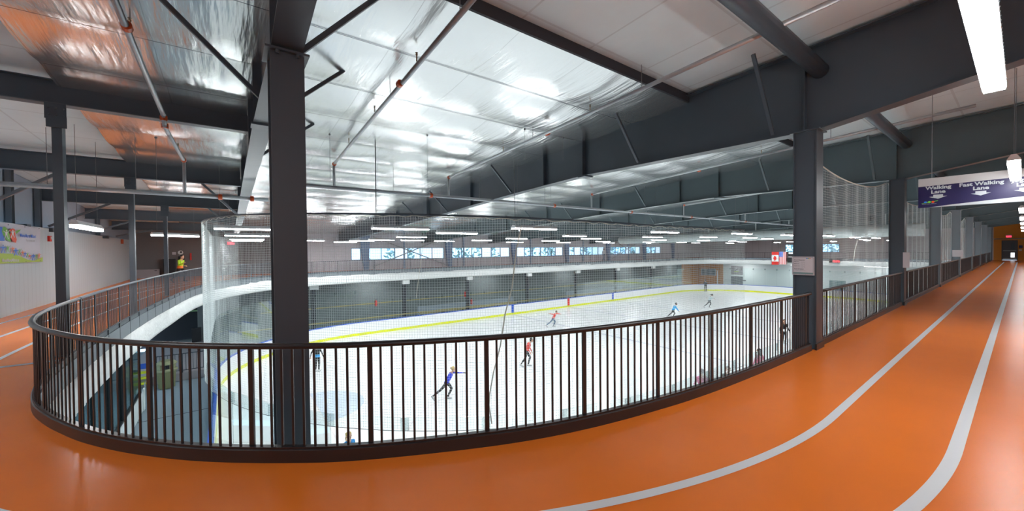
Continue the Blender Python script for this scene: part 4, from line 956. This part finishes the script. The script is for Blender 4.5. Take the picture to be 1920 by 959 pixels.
wallbox(356, 475, 359.5, 488, 'red', 'extinguisher_sign', 'tall narrow red sign on the far left wall', 'sign')
c = PY(338.5, 474, yb); t = thing('wall_clock', 'round pale clock above the framed picture', 'clock', c); k = MB(); k.tube([(c.x, yb, c.z), (c.x, yb-.05, c.z)], .14, 16); k.build('face', 'white', t); k = MB(); k.tube([(c.x+.03, yb-.05, c.z+.03), (c.x+.03, yb-.06, c.z+.03)], .06, 10); k.build('hand', 'ink', t)
a, b = PY(258, 506, yb), PY(300, 521, yb); t = thing('wall_cabinet', 'low pale cabinet against the far left wall', 'cabinet', ((a.x+b.x)/2, yb, 0)); k = MB(); k.box((a.x, yb-.35, 0), (b.x, yb, a.z)); k.build('body', 'wallf', t); k = MB(); k.box((b.x-.22, yb-.37, a.z-.1), (b.x-.1, yb-.351, a.z-.07)); k.build('handle', 'black', t)
# ---------------------------------------------------------------- lower level things on the left
c = Vector((-2.42, 24.75, ZI)); t = thing('litter_bin', 'tall olive litter bin standing on the lower floor behind the railing', 'bin', c)
n = 6; k = MB(); k.lathe(c, [(.30, 0), (.31, .03), (.36, .82), (.36, .84)], 8); k.build('body', 'olive', t)
k = MB(); k.lathe(c, [(.42, .82), (.42, .88), (.40, .93)], 8); k.build('rim', 'olived', t)
k = MB()
for a in range(4):
    g = a*PI/2 + PI/4; k.obox(c + Vector((math.cos(g)*.33, math.sin(g)*.33, 1.03)), Vector((math.cos(g), math.sin(g), 0))*.04, Vector((-math.sin(g), math.cos(g), 0))*.1, Vector((0, 0, .12)))
k.lathe(c, [(.40, 1.14), (.40, 1.2), (.26, 1.32)], 8); lid_ = k.build('lid', 'olived', t)
k = MB(); k.lathe(c, [(.3, .94), (.3, 1.13)], 8); k.build('opening', 'black', lid_)
for i in range(3):
    z = ZI + .26*i; k = MB(); k.box((-3.75, 25.2 - .1*0, z+.2), (-3.0, 25.45, z+.28)); 
    if i == 0: st = thing('lobby_bench', 'low bench of yellow slats under a blue back beside the bin', 'bench', (-3.4, 25.3, ZI))
    k.build('slat', 'kick', st)
k = MB(); k.box((-3.75, 25.46, ZI+.9), (-3.0, 25.5, ZI+1.15)); k.build('back_panel', 'blue', st)
for xx in (-3.72, -3.06):
    k = MB(); k.box((xx-.03, 25.44, ZI), (xx+.03, 25.5, ZI+1.1)); k.build('leg', 'steel', st)
t = thing('ramp_railing', 'low dark railing on the concrete kerb right of the bin', 'railing', (-1.6, 25.7, ZI+.38))
k = MB(); k.bar((-2.9, 25.7, ZI+1.35), (-.9, 25.7, ZI+1.35), .04, .04); k.build('top_rail', 'steel', t)
k = MB(); k.bar((-2.9, 25.7, ZI+.5), (-.9, 25.7, ZI+.5), .03, .03); k.build('bottom_rail', 'steel', t)
for i in range(15):
    xx = -2.88 + .14*i; w = .022 if i % 7 == 0 else .011; k = MB(); k.box((xx-w, 25.7-w, ZI+(.38 if i % 7 == 0 else .5)), (xx+w, 25.7+w, ZI+1.35)); k.build('post' if i % 7 == 0 else 'baluster', 'steel', t)
k = MB(); k.tube([(-2.86, 22.2, ZI), (-2.86, 22.2, ZI+1.0), (-2.86, 24.0, ZI+1.0), (-2.86, 24.0, ZI)], .02, 6); tag(k.build('grab_rail', 'galv'), 'thin metal grab rail beyond the lobby window wall', 'handrail')
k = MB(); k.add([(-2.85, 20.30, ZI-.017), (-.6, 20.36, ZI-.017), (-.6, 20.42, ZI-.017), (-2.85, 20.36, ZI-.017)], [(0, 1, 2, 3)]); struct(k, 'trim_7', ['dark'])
c = Vector((-1.45, YF+.6, ZI+.4)); k = MB(); k.box((-2.0, YF-.5, ZI+.36), (-1.5, YF-.1, ZI+1.3)); tag(k.build('dark_locker', 'black'), 'dark slatted locker in the shadow below the far left balcony', 'locker')
# ---------------------------------------------------------------- far end of the rink
xe = XR - .22
a, b = PX(1371, 499, xe), PX(1393, 516, xe); t = thing('wall_poster', 'large dark poster of a skater on the far white wall', 'poster', (xe, (a.y+b.y)/2, b.z)); k = MB(); k.box((xe-.03, b.y, b.z), (xe, a.y, a.z)); k.build('panel', 'inkl', t)
k = MB(); k.box((xe-.04, b.y+.6, b.z+.5), (xe-.031, a.y-.6, a.z-.25)); k.build('picture', 'signw', t); k = MB(); k.bar((xe-.05, b.y+.7, a.z-.4), (xe-.05, a.y-.7, b.z+.7), .01, .12); k.build('picture_figure', 'ink', t); k = MB(); k.box((xe-.05, b.y+.6, b.z+.45), (xe-.041, a.y-.5, b.z+.58)); k.build('picture_stripe', 'blime', t)
a, b = PX(1371, 518, xe), PX(1393, 535, xe)
root = bpy.data.objects.new('door_2', None); COL.objects.link(root); root.location = (xe, b.y, ZI); root['kind'] = 'structure'; WORLD[root.name] = Vector((xe, b.y, ZI))
k = MB(); k.box((xe-.05, b.y, ZI), (xe, a.y, a.z)); k.build('door_leaf', 'fasc', root); k = MB(); k.tube([(xe-.08, a.y-.6, a.z-.3), (xe-.08, (a.y+b.y)/2, a.z-.08), (xe-.08, b.y+.4, a.z-.3)], .05, 6); k.build('door_arch', 'ink', root)
a, b = PX(1305, 504, xe-.05), PX(1342, 517, xe-.05)
root = bpy.data.objects.new('window_17', None); COL.objects.link(root); root.location = (xe, b.y, b.z); root['kind'] = 'structure'; WORLD[root.name] = Vector((xe, b.y, b.z))
ym = min(a.y, 34.3); k = MB(); k.box((xe-.06, b.y, b.z), (xe-.03, ym, a.z)); k.build('window_pane', 'wallt', root); k = MB()
for z in (b.z, a.z): k.box((xe-.1, b.y, z-.05), (xe-.03, ym, z+.05))
for i in range(4): y = b.y + (ym-b.y)*i/3; k.box((xe-.1, y-.05, b.z), (xe-.03, y+.05, a.z))
k.build('window_frame', 'signw', root)
for i, u in enumerate((1345, 1357)):
    p = PX(u, 520, 64.5); k = MB(); k.tube([(64.5, p.y, ZI), (64.5, p.y, -2.1)], .07, 8); tag(k.build('white_post', 'white'), ['white post at the right edge of the orange room', 'white post between the orange room and the dark poster'][i], 'post')
p = PX(1396, 526.5, xe); k = MB(); k.box((xe-.06, p.y-.2, p.z-.06), (xe, p.y+.2, p.z+.06)); tag(k.build('wall_plate', 'ink'), 'small dark plate on the far white wall right of the grey door', 'plate')
p, p2 = PX(1555, 526, xe), PX(1586, 548, xe); k = MB(); k.box((xe-.05, p2.y, ZI), (xe, p.y, p.z)); tag(k.build('equipment_door', 'tealp'), 'low grey-green gate on the far white wall right of the notice column', 'gate')
# flags hang from the roof at the far end
def flag(u0, u1, v0, v1, label): 
    a, b = PX(u0, v0, 62.6), PX(u1, v1, 62.6); t = thing('hanging_flag', label, 'flag', (62.6, (a.y+b.y)/2, b.z)); return t, a, b
t, a, b = flag(1447, 1460, 472.5, 497, 'red and white maple leaf flag hanging at the far end'); h = a.z-b.z; w = a.y-b.y
k = MB(); k.box((62.6, b.y, a.z-h*.25), (62.62, a.y, a.z)); k.box((62.6, b.y, b.z), (62.62, a.y, b.z+h*.25)); k.build('red_band', 'red', t)
k = MB(); k.box((62.6, b.y, b.z+h*.25), (62.62, a.y, a.z-h*.25)); k.build('white_band', 'white', t)
leaf = [(0, 1), (.18, .62), (.42, .74), (.36, .3), (.62, .58), (.7, .42), (.98, .45), (.86, .18), (1, .08), (.5, -.32), (.56, -.5), (.08, -.42), (.08, -.9)]
leaf = leaf + [(-x_, z_) for x_, z_ in leaf[:0:-1]]
k = MB(); cy, cz = (a.y+b.y)/2, (a.z+b.z)/2; k.poly([(62.59, cy + z_*w*.36, cz + x_*h*.2) for x_, z_ in leaf]); k.build('maple_leaf', 'red', t)
k = MB(); k.tube([(62.61, a.y, a.z), (62.61, b.y, a.z)], .02, 6); k.tube([(62.61, a.y-.1, a.z), (62.61, a.y-.1, 3.8)], .01, 4); k.tube([(62.61, b.y+.1, a.z), (62.61, b.y+.1, 3.8)], .01, 4); k.build('rod', 'wire', t)
t, a, b = flag(1461, 1474, 472.5, 496.5, 'stars and stripes flag hanging beside the maple leaf flag'); h = a.z-b.z; w = a.y-b.y
for i in range(13):
    k = MB(); y1 = a.y - w*i/13; k.box((62.6, y1-w/13, b.z), (62.62, y1, a.z)); k.build('stripe', 'red' if i % 2 == 0 else 'white', t)
k = MB(); k.box((62.585, a.y-w*.54, a.z-h*.4), (62.6, a.y, a.z)); k.build('canton', 'blue', t)
k = MB()
for i in range(5):
    for j in range(6): k.ell((62.582, a.y-w*.54*(i+.5)/5, a.z-h*.4*(j+.5)/6), (.004, .025, .025), 5, 4)
k.build('star_field', 'white', t)
k = MB(); k.tube([(62.61, a.y, a.z), (62.61, b.y, a.z)], .02, 6); k.tube([(62.61, a.y-.1, a.z), (62.61, a.y-.1, 3.8)], .01, 4); k.build('rod', 'wire', t)
a, b = PX(1477, 472.5, 62.9), PX(1487.5, 493, 62.9); a.y = a.y; b.y -= .8; t = thing('scoreboard', 'black scoreboard hanging beside the flags, half hidden by the notice column', 'scoreboard', (63, (a.y+b.y)/2, b.z)); k = MB(); k.box((62.9, b.y, b.z), (63.1, a.y, a.z)); k.build('case', 'black', t)
k = MB(); k.box((62.88, a.y-.6, a.z-.27), (62.9, a.y-.12, a.z-.1)); k.build('panel', 'skyp', t); k = MB(); k.box((62.88, a.y-.5, a.z-.78), (62.9, a.y-.1, a.z-.66)); k.build('panel', 'paper', t); k = MB(); k.box((62.88, b.y+.5, a.z-.6), (62.9, b.y+.75, a.z-.5)); k.build('digit', 'ledr', t)
a, b = PX(1554.5, 486.5, 62.9), PX(1575, 493.5, 62.9); t = thing('led_clock', 'dark clock with red digits on the far balcony', 'clock', (63, (a.y+b.y)/2, b.z)); k = MB(); k.box((62.9, b.y, b.z), (63.05, a.y, a.z)); k.build('case', 'black', t)
text('12:36', (a.z-b.z)*.75, (62.88, (a.y+b.y)/2-.15, b.z+.09), EXN, EYN, 'ledr', t, bold=.012)
for i, xx in enumerate((5.2, 12.3, 18.6, 26.0, 33.5, 41.0, 49.0)):
    k = MB(); k.box((xx-.13, 32.0, ZI), (xx+.13, 32.26, -.85)); tag(k.build('balcony_column', 'dark'), 'dark column carrying the far balcony', 'column', 'far balcony columns')
    k = MB(); k.box((xx-.3, 31.6, -1.22), (xx+.3, 31.9, -.86)); tag(k.build('column_capital', 'fuzz'), 'white fireproofed block on a far balcony column', 'block', 'far balcony column blocks')
for i, x0 in enumerate((14.0, 33.0)):
    t = thing('players_bench', ['long players bench behind the far boards on the left', 'long players bench behind the far boards on the right'][i], 'bench', (x0, 32.8, ZI))
    k = MB(); k.box((x0, 32.6, ZI+.75), (x0+11, 33.0, ZI+.8)); k.build('seat', 'tan', t)
    k = MB(); k.box((x0, 33.3, ZI), (x0+11, 33.36, ZI+1.35)); k.build('back_panel', 'wallg', t)
    for j in range(6): k = MB(); k.box((x0+.2+2.1*j, 32.7, ZI), (x0+.26+2.1*j, 32.9, ZI+.75)); k.build('leg', 'steel', t)
for i, (u, v) in enumerate(((705, 569), (884, 566), (872, 552))):
    a = PY(u, v, 32.5); k = MB(); k.lathe((a.x, a.y, a.z-.25), [(.09, 0), (.1, .03), (.1, .42), (.03, .5), (.03, .56)], 10)
    t = thing('fire_extinguisher', ['red extinguisher on the far lower wall, leftmost', 'red extinguisher on the far lower wall above the yellow line', 'red extinguisher on the far lower wall highest of the three'][i], 'extinguisher', (a.x, a.y, a.z-.25)); k.build('cylinder', 'red', t); k = MB(); k.box((a.x-.02, a.y-.1, a.z+.28), (a.x+.02, a.y+.06, a.z+.33)); k.build('handle', 'black', t)
# ---------------------------------------------------------------- outside the windows
mb = MB(); mb.add([(-60, YF+.3, -2.5), (160, YF+.3, -2.5), (160, 120, -2.5), (-60, 120, -2.5)], [(0, 1, 2, 3)]); mb.add([(XR+.5, -40, -2.5), (160, -40, -2.5), (160, YF+.3, -2.5), (XR+.5, YF+.3, -2.5)], [(0, 1, 2, 3)]); struct(mb, 'ground', ['grass'])
def tree(x, y, h, label):
    t = thing('tree', label, 'tree', (x, y, -2.5), 'trees outside the windows')
    k = MB(); k.tube([(x, y, -2.5), (x, y, -2.5+h*.6)], .16, 7, r2=.07); k.build('trunk', 'bark', t)
    k = MB()
    for i in range(260):
        a = random.random()*2*PI; r = random.random()**.5*h*.27; z = -2.5 + h*(.3+.7*random.random()); s = .18+.2*random.random(); r *= 1.15-.6*abs((z+2.5)/h-.6)
        p = Vector((x+r*math.cos(a), y+r*math.sin(a), z)); n1 = Vector((random.uniform(-1, 1), random.uniform(-1, 1), random.uniform(-1, 1))).normalized(); n2 = n1.cross(Vector((.3, .5, .8))).normalized()
        k.add([p-n1*s, p+n2*s*.6, p+n1*s, p-n2*s*.6], [(0, 1, 2, 3)])
    k.build('foliage', 'leaf', t)
for i in range(17): tree(6 + i*6.2 + random.uniform(-1, 1), 44 + random.uniform(-2, 5), random.uniform(5.5, 8), 'green tree outside seen through the far windows')
for i in range(4): tree(77 + random.uniform(0, 3), 14 + i*3.2, random.uniform(5.5, 7), 'green tree outside seen through the end window')
# ---------------------------------------------------------------- people
SK = {}
def cmat(name, c, r=.7):
    if name not in SK: SK[name] = mat('cloth_' + name, c, r, var=.08, vscale=20)
    return SK[name]
cmat('skin', (.62, .36, .25), .55); cmat('skate', (.72, .72, .72), .4); cmat('blade', (.5, .52, .55), .25); cmat('eye', (.02, .02, .02), .2)
def person(label, loc, face, J, shirt, pants, hair, hairstyle='short', shoe='skate', sc=1.0, skates=True, glove=None, stripe=None, prone=0):
    # J: joints (forward, left, up) in metres for a 1.62 m figure
    f = Vector((math.cos(face), math.sin(face), 0)); l = Vector((-f.y, f.x, 0)); loc = Vector(loc); up = Vector((0, 0, 1))
    def W(p): return loc + (f*p[0] + l*p[1] + up*p[2]) * sc
    t = thing('person', label, 'person', loc)
    segs = []   # p, q, r0, r1, material
    jl = {k: Vector(v) for k, v in J.items()}
    hip, chest, neck, head = jl['hip'], jl['chest'], jl['neck'], jl['head']
    k = MB()
    def cap(p, q, r0, r1, m, n=10):
        P_, Q_ = W(p), W(q); k.ell(P_, r0*sc, n, 6); k.ell(Q_, r1*sc, n, 6); 
        if (Q_-P_).length > 1e-4: k.tube([P_, Q_], r0*sc, n, r2=r1*sc)
        segs.append((P_, Q_, m))
    side = Vector((0, 1, 0))
    for s in (-1, 1):     # torso built from overlapping lobes
        cap(hip + side*s*.055, (hip+chest)/2 + side*s*.045, .105, .098, 1); cap((hip+chest)/2 + side*s*.045, chest + side*s*.075, .098, .105, 1)
        cap(chest + side*s*.06 + Vector((0, 0, .06)), chest + side*s*.145 + Vector((0, 0, .055)), .075, .055, 1)
    cap(hip - Vector((0, .05, .03)), hip + Vector((0, .05, -.03)), .115, .115, 2)
    cap(chest + Vector((0, 0, .08)), neck, .07, .052, 0); cap(neck, head - Vector((0, 0, .05)), .048, .05, 0)
    for s, n_ in ((1, 'L'), (-1, 'R')):
        sh = chest + side*s*.165 + Vector((0, 0, .055)); el, ha = jl['elbow'+n_], jl['hand'+n_]
        cap(sh, el, .05, .038, 1); cap(el, ha, .038, .026, 1)
        d = (ha-el).normalized(); gm = 0 if glove is None else 3
        cap(ha, ha + d*.075, .026, .034, gm); lat = d.cross(Vector((0, 0, 1)) if abs(d.z) < .8 else Vector((1, 0, 0))).normalized(); drop = lat.cross(d).normalized()
        for q in range(4):
            b0 = ha + d*.085 + lat*(q-1.5)*.019; ln = (.062, .074, .07, .055)[q]; mid = b0 + d*ln*.55 - drop*.004; cap(b0, mid, .0095, .009, gm, 6); cap(mid, mid + d*ln*.4 - drop*.012, .009, .0075, gm, 6)
        b0 = ha + d*.03 + lat*.03*s; m1 = b0 + d*.03 + lat*.028*s; cap(b0, m1, .012, .0105, gm, 6); cap(m1, m1 + d*.028 - drop*.006, .0105, .009, gm, 6)
        hj = hip + side*s*.085 + Vector((0, 0, -.03)); kn, ft = jl['knee'+n_], jl['foot'+n_]
        cap(hj, kn, .085, .056, 2); cap(kn, kn.lerp(ft, .35), .056, .054, 2); cap(kn.lerp(ft, .35), ft, .054, .036, 2)
        td = Vector(J.get('toe'+n_, (1, 0, -.12))).normalized(); heel = ft + Vector((0, 0, -.045)) - td*.035
        cap(ft, heel, .04, .042, 4); cap(heel, heel + td*.2, .042, .034, 4)
    # head with face
    R = None
    k.ell(W(head), (.083*sc, .083*sc, .112*sc), 16, 12); segs.append((W(head), W(head), 0))
    cap(head + Vector((.035, 0, -.06)), head + Vector((.045, 0, -.075)), .05, .04, 0)
    cap(head + Vector((.08, 0, .01)), head + Vector((.098, 0, -.022)), .011, .016, 0, 6)
    for s in (-1, 1): cap(head + Vector((-.005, s*.083, .01)), head + Vector((-.008, s*.088, -.025)), .018, .012, 0, 6)
    me = bpy.data.meshes.new('tmp'); me.from_pydata([tuple(v - loc) for v in k.v], [], k.f); ob = bpy.data.objects.new('tmp', me); COL.objects.link(ob)
    md = ob.modifiers.new('r', 'REMESH'); md.mode = 'VOXEL'; md.voxel_size = .0105*sc; md.adaptivity = 0
    m2 = ob.modifiers.new('s', 'SMOOTH'); m2.factor = .5; m2.iterations = 3
    bpy.context.view_layer.update()
    nm = bpy.data.meshes.new_from_object(ob.evaluated_get(bpy.context.evaluated_depsgraph_get())); bpy.data.objects.remove(ob)
    nm.materials.clear()
    for c in ('skin', shirt, pants, glove or 'skin', shoe, stripe or pants): nm.materials.append(SK[c])
    hz = W(hip).z
    for p in nm.polygons:
        c = p.center + loc; best = 1e9; bm_ = 0
        for a, b, m_ in segs:
            ab = b-a; q = 0 if ab.length_squared < 1e-9 else max(0, min(1, (c-a).dot(ab)/ab.length_squared)); d = (c-(a+ab*q)).length_squared
            if d < best: best = d; bm_ = m_
        if stripe and bm_ in (1, 2) and -.05 < (c - W(hip)).dot(up)/sc < .10 and (c - W(hip)).length < .2*sc: bm_ = 5
        p.material_index = bm_; p.use_smooth = True
    nm.name = 'body'; o = bpy.data.objects.new('body', nm); COL.objects.link(o); o.parent = t; WORLD[o.name] = loc.copy()
    for s in (-1, 1):
        q = MB(); q.ell(W(head + Vector((.076, s*.031, .012))), .011*sc, 8, 6); q.build('eye', SK['eye'], t)
    q = MB(); q.ell(W(head + Vector((.083, 0, -.058))), (.012*sc, .022*sc, .006*sc), 8, 5); q.build('mouth', cmat('lip', (.45, .12, .10)), t)
    q = MB()
    hm = Matrix.Rotation(face, 3, 'Z')
    q.ell(W(head + Vector((-.018, 0, .022))), (.090*sc, .092*sc, .108*sc), 14, 10, R=hm)
    if hairstyle == 'bun': q.ell(W(head + Vector((-.1, 0, .05))), .05*sc, 10, 8)
    if hairstyle == 'ponytail':
        q.tube([W(head + Vector((-.08, 0, .06))), W(head + Vector((-.15, 0, .02))), W(head + Vector((-.17, 0, -.12))), W(head + Vector((-.15, 0, -.22)))], .04*sc, 8, r2=.012*sc)
    if hairstyle == 'flying':
        q.tube([W(head + Vector((-.08, 0, .05))), W(head + Vector((-.17, 0, .05))), W(head + Vector((-.28, 0, .01)))], .035*sc, 8, r2=.01*sc)
    if hairstyle == 'long': q.ell(W(head + Vector((-.05, 0, -.1))), (.07*sc, .09*sc, .15*sc), 12, 8, R=hm)
    q.build('hair', SK[hair], t, smooth=True)
    if skates:
        for n_ in 'LR':
            ft = jl['foot'+n_]; td = Vector(J.get('toe'+n_, (1, 0, -.12))).normalized(); nrm = (Vector((0, 0, 1)) - td*td.z).normalized(); base = ft + Vector((0, 0, -.045)) - nrm*.052 - td*.035
            q = MB(); A, B_ = W(base - td*.04), W(base + td*.26); d = (B_-A); w = l*.003; h_ = (f*nrm.x + l*nrm.y + up*nrm.z)*.018*sc
            q.obox((A+B_)/2 - h_*.2, d/2, w, h_); q.build('skate_blade', SK['blade'], t)
    return t
def pose(**kw):
    J = dict(hip=(0, 0, .88), chest=(.01, 0, 1.22), neck=(.015, 0, 1.38), head=(.035, 0, 1.50), elbowL=(-.02, .22, 1.03), handL=(.08, .24, .82), elbowR=(-.02, -.22, 1.03), handR=(.08, -.24, .82), kneeL=(.04, .09, .49), footL=(0, .09, .12), kneeR=(.04, -.09, .49), footR=(0, -.09, .12))
    J.update(kw); return J
lunge = pose(hip=(0, 0, .78), chest=(.17, 0, 1.09), neck=(.25, 0, 1.23), head=(.31, 0, 1.345), kneeL=(.2, .09, .47), footL=(.03, .09, .12), kneeR=(-.25, -.1, .47), footR=(-.58, -.12, .22), toeR=(.55, 0, -.8))
for nme, c in dict(royal=(.03, .05, .62), black=(.012, .012, .014), coral=(.75, .09, .07), jeans=(.10, .17, .26), sky=(.03, .42, .85), pale=(.55, .66, .68), charcoal=(.04, .04, .045), pink=(.85, .03, .30), magenta=(.62, .02, .14), blonde=(.50, .36, .12), brown=(.10, .06, .035), dark=(.02, .016, .014), lime=(.38, .62, .02), orange=(.75, .18, .02), grey=(.30, .30, .32), azure=(.02, .25, .62), white=(.75, .75, .75), band=(.05, .42, .85)).items(): cmat(nme, c)
RT = math.atan2(-.599, .801)      # the direction of image right
AW = math.atan2(.801, .599)       # away from the camera
g = PZ(838, 750, ZI); person('blonde skater in royal blue top lunging with one arm stretched forward', g, RT, dict(lunge, elbowL=(.46, .2, 1.12), handL=(.72, .16, 1.13), elbowR=(.02, -.22, .92), handR=(.02, -.2, .70)), 'royal', 'charcoal', 'blonde', 'bun', glove='black', sc=.99)
g = PZ(595, 698, ZI); person('skater in black with a bright blue waistband by the foreground column', g, AW, pose(elbowL=(-.05, .3, 1.05), handL=(.0, .36, .84), elbowR=(-.05, -.3, 1.05), handR=(.0, -.36, .84)), 'black', 'black', 'dark', 'ponytail', stripe='band', sc=.98)
g = PZ(990, 688, ZI); person('skater in coral top and dark leggings gliding behind the railing', g, RT, pose(hip=(-.08, 0, .85), chest=(.06, 0, 1.17), neck=(.13, 0, 1.31), head=(.2, 0, 1.41), elbowL=(.1, .2, .98), handL=(.2, .16, .78), elbowR=(.02, -.22, .98), handR=(.12, -.2, .78), kneeL=(.12, .09, .48), footL=(.02, .09, .12), kneeR=(-.14, -.09, .48), footR=(-.36, -.09, .18), toeR=(.8, 0, -.5)), 'coral', 'charcoal', 'dark', 'short', sc=1.05)
g = PZ(1037, 614, ZI); person('skater in coral top and jeans with arms spread wide', g, RT, dict(lunge, elbowL=(.42, .3, 1.14), handL=(.68, .36, 1.10), elbowR=(-.05, -.26, 1.2), handR=(-.3, -.3, 1.24)), 'coral', 'jeans', 'brown', 'short', sc=.95)
g = PZ(1262, 597.5, ZI); person('skater in sky blue top leaning forward on the far ice', g, RT, dict(lunge, elbowL=(.34, .16, .93), handL=(.5, .12, .72), elbowR=(.3, -.2, .93), handR=(.44, -.2, .72)), 'sky', 'charcoal', 'dark', 'bun', sc=1.0)
g = PZ(1330, 578, ZI); person('skater in pale grey top with flying hair and arms held out', g, RT, dict(lunge, elbowL=(.4, .25, 1.04), handL=(.66, .28, .92), elbowR=(-.04, -.22, 1.13), handR=(-.34, -.26, 1.08)), 'pale', 'charcoal', 'dark', 'flying', sc=1.05)
g = PZ(1323, 546, ZI); person('person in dark clothes standing at the far boards', (g.x-.6, g.y-.3, g.z), AW, pose(elbowL=(.1, .25, 1.05), handL=(.22, .12, 1.1), elbowR=(.1, -.25, 1.05), handR=(.22, -.12, 1.1)), 'black', 'black', 'dark', 'short', shoe='black', sc=1.1)
g = PZ(1470, 645, ZI); person('skater in black with a white belt near the notice column', g, AW+PI, pose(elbowL=(.0, .26, 1.04), handL=(.05, .32, .84), elbowR=(.0, -.26, 1.04), handR=(.05, -.3, .84), kneeR=(-.02, -.04, .49), footR=(-.12, .0, .13)), 'black', 'black', 'brown', 'long', stripe='white', sc=1.02)
g = PZ(653, 813, -3.47); person('blonde girl in blue with a ponytail just inside the near glass', (g.x, g.y, ZI), RT-.6, pose(), 'azure', 'charcoal', 'blonde', 'ponytail', sc=.90)
g = PZ(1316, 693, -3.20); person('person in a bright pink jacket and grey hat at the near boards', (g.x, g.y, ZI), AW, pose(elbowL=(.02, .26, 1.04), handL=(.12, .2, .84), elbowR=(.02, -.26, 1.04), handR=(.12, -.2, .84)), 'pink', 'charcoal', 'grey', 'short', sc=1.05)
g = PZ(1365, 688, -3.20); person('person with short brown hair in black beside the pink jacket', (g.x, g.y, ZI), AW+PI-.4, pose(), 'black', 'black', 'brown', 'short', sc=1.05)
g = PZ(1424, 655, -3.22); person('dark haired person in a magenta jacket at the near boards', (g.x, g.y, ZI), AW+.3, pose(elbowL=(.0, .3, 1.04), handL=(.05, .34, .84), elbowR=(.0, -.3, 1.04), handR=(.05, -.34, .84)), 'magenta', 'charcoal', 'dark', 'long', sc=1.04)
g = Vector((40.2, 33.4, 0)); person('walker in a white top on the far balcony by the windows', g, RT+.6, pose(kneeL=(.14, .09, .5), footL=(.2, .09, .09), kneeR=(-.08, -.09, .47), footR=(-.3, -.09, .13)), 'white', 'jeans', 'dark', 'short', shoe='black', skates=False, sc=1.06)
g = Vector((-2.05, 27.6, 0)); person('runner in a lime green jacket with orange trim at the far left of the track', g, RT, pose(hip=(0, 0, .87), chest=(.06, 0, 1.2), neck=(.1, 0, 1.36), head=(.14, 0, 1.48), elbowL=(-.12, .22, 1.0), handL=(.1, .2, .96), elbowR=(.12, -.22, 1.02), handR=(.34, -.18, 1.12), kneeL=(.24, .09, .56), footL=(.16, .09, .14), kneeR=(-.1, -.09, .46), footR=(-.42, -.09, .2), toeR=(.6, 0, -.8)), 'lime', 'black', 'dark', 'short', shoe='black', skates=False, stripe='orange', sc=.95)
# ---------------------------------------------------------------- light and look
w = bpy.data.worlds.new('world'); scn.world = w; w.use_nodes = True; nt_ = w.node_tree; bg = nt_.nodes['Background']
bg.inputs[0].default_value = (0.55, 0.78, 1.0, 1); bg.inputs[1].default_value = 2.8
scn.view_settings.view_transform = 'Standard'; scn.view_settings.look = 'None'; scn.view_settings.exposure = 0.0
cy = scn.cycles
cy.max_bounces = 10; cy.diffuse_bounces = 4; cy.glossy_bounces = 4; cy.transparent_max_bounces = 24; cy.caustics_reflective = False; cy.caustics_refractive = False
cy.use_denoising = True; cy.sample_clamp_indirect = 8.0
